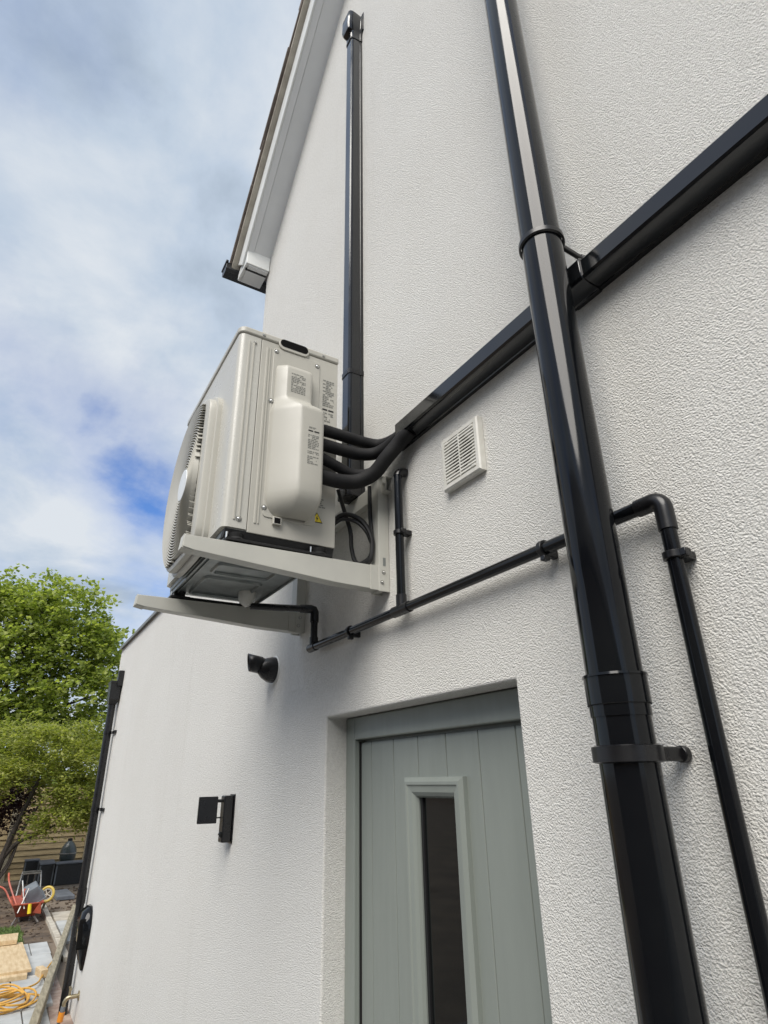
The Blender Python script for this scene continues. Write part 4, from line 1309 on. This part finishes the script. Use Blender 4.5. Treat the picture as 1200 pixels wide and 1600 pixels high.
# dark storage boxes and the grill
SB = 'dark storage boxes by the fence'
for (x0, x1, y0, y1, h, lab, tilt) in ((-16.2, -15.9, -0.06, 0.20, 0.40, 'small black storage box, leftmost of the row by the fence', 0.0),
                                       (-15.9, -15.45, 0.19, 0.455, 0.36, 'middle dark storage box with sloping lid by the fence', 0.03),
                                       (-15.7, -15.3, 0.475, 1.02, 0.36, 'wide black storage box standing before the egg shaped grill', 0.0)):
    t = thing('storage_box', lab, 'box', ((x0 + x1) / 2, (y0 + y1) / 2, GZ), SB)
    MB().box(x0, x1, y0, y1, GZ, GZ + h).build('box_body', M['rattan'], t, smooth=0, bevel=0.01)
    l_ = MB()
    vs = [(x, y, z + (tilt if x == x0 - .01 else 0)) for x in (x0 - .01, x1 + .012) for y in (y0 - .008, y1 + .008) for z in (GZ + h + .003, GZ + h + .025)]
    l_.add(vs, [(0, 1, 3, 2), (4, 6, 7, 5), (0, 4, 5, 1), (2, 3, 7, 6), (0, 2, 6, 4), (1, 5, 7, 3)])
    l_.build('box_lid', M['slate'], t, smooth=0, bevel=0.005)
    for y in (y0 + .01, y1 - .01):
        MB().box(x1 + .001, x1 + .012, y - .012, y + .012, GZ + .01, GZ + h - .01).build('corner_trim', M['grey_tub'], t, smooth=0)
kg = thing('ceramic_grill', 'dark egg shaped ceramic grill behind the wide storage box', 'grill', (-15.95, 0.70, GZ))
gx, gy = -15.95, 0.715
MB().tube([(gx, gy, GZ + z) for z in (.30, .34, .42, .50)], [.10, .13, .155, .16], 24).build('grill_base', M['ceramic'], kg)
MB().tube([(gx, gy, GZ + z) for z in (.515, .56, .62, .68, .72, .735)], [.16, .155, .135, .10, .06, .045], 24).build('grill_dome', M['ceramic'], kg)
MB().tube([(gx, gy, GZ + z) for z in (.500, .514)], .165, 24).build('grill_band', M['steel_tube'], kg)
MB().tube([(gx, gy, GZ + z) for z in (.735, .775, .785)], [.045, .05, .03], 16).build('grill_vent', M['dark'], kg)
for k in range(3):
    t = 2 * math.pi * k / 3
    MB().bar((gx + .11 * math.cos(t), gy + .11 * math.sin(t), GZ + .31), (gx + .16 * math.cos(t), gy + .16 * math.sin(t), GZ), .03, .03, (1, 0, 0)).build('leg', M['dark'], kg, smooth=0)

# garden fence: posts and separate horizontal boards
fn = thing('garden_fence', 'weathered brown horizontal board fence at the back of the garden', 'fence', (-16.45, 0, GZ))
rn = random.Random(9)
FH, NB = 1.75, 16
base_me = None
for p in range(5):
    y0 = -5.0 + p * 1.53
    MB().box(-16.53, -16.42, y0 - 0.05, y0 + 0.05, GZ, GZ + FH + 0.05).build('fence_post', M['timber'], fn, smooth=0)
    for k in range(NB):
        z = GZ + 0.03 + k * FH / NB
        t = rn.uniform(-.006, .006)
        MB().obox((-16.47 + t, y0 + 0.765, z + FH / NB / 2), (1, 0, .16), (0, 1, rn.uniform(-.002, .002)), (-.16, 0, 1), 0.011, 0.713, FH / NB / 2 + 0.004).build('fence_board', M['fence'], fn, smooth=0)

# house added outside the frame for the glossy pipes and door glass to mirror
nb = thing('added_neighbour_house', 'unseen low brick house added to be mirrored in the door glass and black pipes', 'house', (2, -4.2, GZ))
MB().box(-2.4, 12.0, -11.0, -4.2, GZ - 0.2, 1.7).build('wall', M['wallblock'], nb, smooth=0)
MB().prism([(-4.0, 1.65), (-4.0, 1.75), (-7.6, 4.2), (-11.2, 1.75), (-11.2, 1.65)], 0, -2.6, 12.2).build('roof', M['tile_dark'], nb, smooth=0)

# ------------------------------------------------------------------ trees
def leaf_mesh(name, material, parent, clumps, n, size, seed, droop=0.3, flat=0.5, aspect=0.55):
    """leaf-sized folded quads scattered through lumpy ellipsoid clumps: (centre, radii, weight)"""
    rn = random.Random(seed)
    tot = sum(c[2] for c in clumps)
    vs, fs = [], []
    org = Vector(parent.get('_o'))
    for c, rad, w in clumps:
        c = Vector(c)
        # sub-clumps: twigs with leaves round them
        m = int(n * w / tot)
        ntw = max(3, m // 26)
        for _ in range(ntw):
            d = Vector((rn.gauss(0, 1), rn.gauss(0, 1), rn.gauss(0, 1))).normalized()
            rr = rn.random() ** 0.42
            tw = c + Vector((d.x * rad[0] * rr, d.y * rad[1] * rr, d.z * rad[2] * rr))
            if mnoise.noise(tw * (1.1 / max(0.4, size * 5))) < -0.30:
                continue
            tdir = Vector((d.x, d.y, d.z * 0.4 - droop)).normalized()
            ln = size * rn.uniform(2.5, 5)
            for k in range(26):
                p = tw + tdir * (ln * (k / 26 - 0.3)) + Vector((rn.gauss(0, size * .75), rn.gauss(0, size * .75), rn.gauss(0, size * .5)))
                nrm = Vector((rn.gauss(0, 1) * (1 - flat), rn.gauss(0, 1) * (1 - flat), 0.4 + abs(rn.gauss(0, 1)))).normalized()
                ax = (tdir + Vector((rn.gauss(0, .7), rn.gauss(0, .7), rn.gauss(0, .5) - droop))).normalized()
                ax = (ax - nrm * ax.dot(nrm)).normalized()
                sd__ = nrm.cross(ax)
                L = size * rn.uniform(0.6, 1.25)
                Wd = L * aspect * 0.5
                i = len(vs)
                p = p - org
                vs += [tuple(p), tuple(p + ax * L * .5 + sd__ * Wd - nrm * L * .08), tuple(p + ax * L), tuple(p + ax * L * .5 - sd__ * Wd - nrm * L * .08)]
                fs += [(i, i + 1, i + 2), (i, i + 2, i + 3)]
    me = bpy.data.meshes.new(name)
    me.from_pydata(vs, [], fs)
    me.materials.append(material)
    o = bpy.data.objects.new(name, me)
    COL.objects.link(o)
    o.parent = parent
    return o


def limb(parent, pts, r0, r1, name='branch'):
    p = bez(pts, 5)
    n = len(p)
    return MB().tube(p, [r0 + (r1 - r0) * i / (n - 1) for i in range(n)], 8).build(name, M['bark'], parent)


bt = thing('broadleaf_tree', 'tall bright green broadleaf tree rising behind the garden fence', 'tree', (-26, -1.5, GZ))
limb(bt, [(-26, -1.5, GZ), (-26, -1.45, 0.5), (-26.1, -1.5, 3.0), (-26, -1.3, 5.5)], 0.28, 0.10, 'trunk')
for e in ((-26.3, 0.2, 5.0), (-25.6, 1.0, 4.4), (-26.2, -3.2, 5.2), (-25.8, -0.4, 6.6), (-25.5, 1.7, 3.0)):
    limb(bt, [(-26.05, -1.48, 2.2), ((-26.05 + e[0]) / 2, (-1.48 + e[1]) / 2, (2.2 + e[2]) / 2 - .2), e], 0.10, 0.03)
cl_ = [((-26, -2.2, 6.3), (1.5, 1.5, 1.2), 2.0), ((-26, -0.6, 6.2), (1.4, 1.3, 1.15), 2.0), ((-25.8, 0.75, 5.9), (1.3, 1.05, 1.25), 1.6), ((-25.9, 1.65, 4.9), (1.2, 0.85, 1.1), 1.2),
       ((-25.6, 0.3, 4.6), (1.5, 1.4, 1.2), 1.8), ((-25.7, -1.2, 4.5), (1.5, 1.5, 1.3), 2.0), ((-25.7, 1.75, 3.5), (1.2, 0.8, 1.1), 1.2), ((-25.5, 0.4, 3.0), (1.4, 1.4, 1.2), 1.6),
       ((-25.6, -1.3, 2.8), (1.4, 1.5, 1.2), 1.6), ((-25.6, 1.5, 2.0), (1.2, 0.9, 1.2), 1.2), ((-25.6, 0.2, 1.3), (1.3, 1.5, 1.2), 1.2), ((-25.8, -3.8, 5.0), (1.5, 1.6, 1.9), 2.0), ((-25.8, -3.5, 2.4), (1.5, 1.6, 1.6), 1.4), ((-25.8, 2.6, 1.4), (1.1, 1.2, 1.5), 1.0), ((-25.8, 1.8, 0.1), (1.2, 1.6, 1.2), 1.2), ((-25.8, -0.6, 0.6), (1.2, 1.6, 1.2), 1.6), ((-25.8, -2.4, 0.8), (1.2, 1.4, 1.2), 1.0), ((-25.8, -0.3, 1.9), (1.2, 1.6, 0.9), 1.3)]
leaf_mesh('crown', M['leaf_green'], bt, cl_, 46000, 0.19, 31, 0.15, 0.35, 0.75)

at = thing('garden_tree', 'low spreading yellow green tree with several dark stems by the fence', 'tree', (-14.3, -0.62, GZ))
limb(at, [(-14.3, -0.62, GZ), (-14.3, -0.60, -1.5), (-14.25, -0.52, -1.1), (-14.2, -0.40, -0.6), (-14.1, -0.2, 0.1)], 0.075, 0.03, 'trunk')
limb(at, [(-14.3, -0.60, -1.62), (-14.28, -0.45, -1.35), (-14.25, -0.36, -1.05), (-14.2, -0.32, -0.8), (-14.1, -0.1, -0.3)], 0.032, 0.018)
limb(at, [(-14.3, -0.61, -1.70), (-14.25, -0.50, -1.50), (-14.22, -0.40, -1.30), (-14.2, -0.35, -1.0)], 0.022, 0.014)
limb(at, [(-14.28, -0.56, -1.25), (-14.2, -0.36, -0.98), (-14.1, -0.05, -0.84), (-14.0, 0.2, -0.7)], 0.045, 0.02)
limb(at, [(-14.28, -0.56, -1.3), (-14.3, -0.75, -1.0), (-14.2, -1.1, -0.7), (-14.1, -1.5, -0.3)], 0.04, 0.02)
cl_ = [((-14.1, 0.45, -0.15), (0.8, 0.42, 0.32), 1.4), ((-14.0, 0.30, 0.35), (0.8, 0.55, 0.35), 1.6), ((-14.2, -0.15, 0.75), (0.8, 0.6, 0.35), 1.6), ((-14.0, 0.32, -0.48), (0.6, 0.40, 0.22), 1.1), ((-13.9, -0.05, -0.70), (0.4, 0.16, 0.20), 0.35),
       ((-14.2, 0.75, 0.05), (0.7, 0.25, 0.3), 0.8), ((-14.3, 0.62, 0.6), (0.7, 0.35, 0.25), 0.8), ((-14.1, -0.9, 0.2), (0.8, 0.6, 0.4), 1.4), ((-14.2, -1.5, 0.4), (0.8, 0.7, 0.6), 1.3), ((-14.2, -0.5, 0.35), (0.7, 0.35, 0.3), 0.6), ((-14.1, -0.02, -0.12), (0.5, 0.28, 0.28), 0.6), ((-14.1, 0.75, -0.5), (0.5, 0.22, 0.25), 0.6), ((-14.3, 0.2, 1.0), (0.7, 0.55, 0.22), 0.7), ((-14.3, -0.7, 0.95), (0.7, 0.5, 0.25), 0.7)]
leaf_mesh('crown', M['leaf_lime'], at, cl_, 24000, 0.085, 41, 0.35, 0.55, 0.5)

pt = thing('purple_shrub', 'dark purple leaved shrub showing through the yellow green tree', 'shrub', (-15.4, -0.75, GZ))
limb(pt, [(-15.4, -0.75, GZ), (-15.4, -0.7, -1.0), (-15.3, -0.6, -0.2)], 0.035, 0.015, 'stem')
leaf_mesh('foliage', M['leaf_purple'], pt, [((-15.2, -0.62, -0.45), (0.45, 0.42, 0.42), 1.2), ((-15.1, -0.5, 0.0), (0.4, 0.4, 0.35), 1.0), ((-15.3, -1.1, -0.2), (0.5, 0.5, 0.6), 1.2)], 5000, 0.075, 51, 0.2, 0.3, 0.6)

# evergreen hedge beyond the fence closing the view below the tree
hd_ = thing('hedge', 'dark green hedge behind the board fence under the tall tree', 'hedge', (-18, 0, GZ))
leaf_mesh('foliage', M['leaf_green'], hd_, [((-18.0, y, -0.55), (0.6, 0.8, 1.0), 1) for y in (-4, -3, -2, -1, 0, 1, 2, 3)], 9000, 0.12, 61, 0.1, 0.3, 0.7)
limb(hd_, [(-18, 0, GZ), (-18, 0.05, -1.2), (-18, 0.1, -0.3)], 0.05, 0.02, 'stem')

for o in bpy.data.objects:
    if '_o' in o:
        del o['_o']
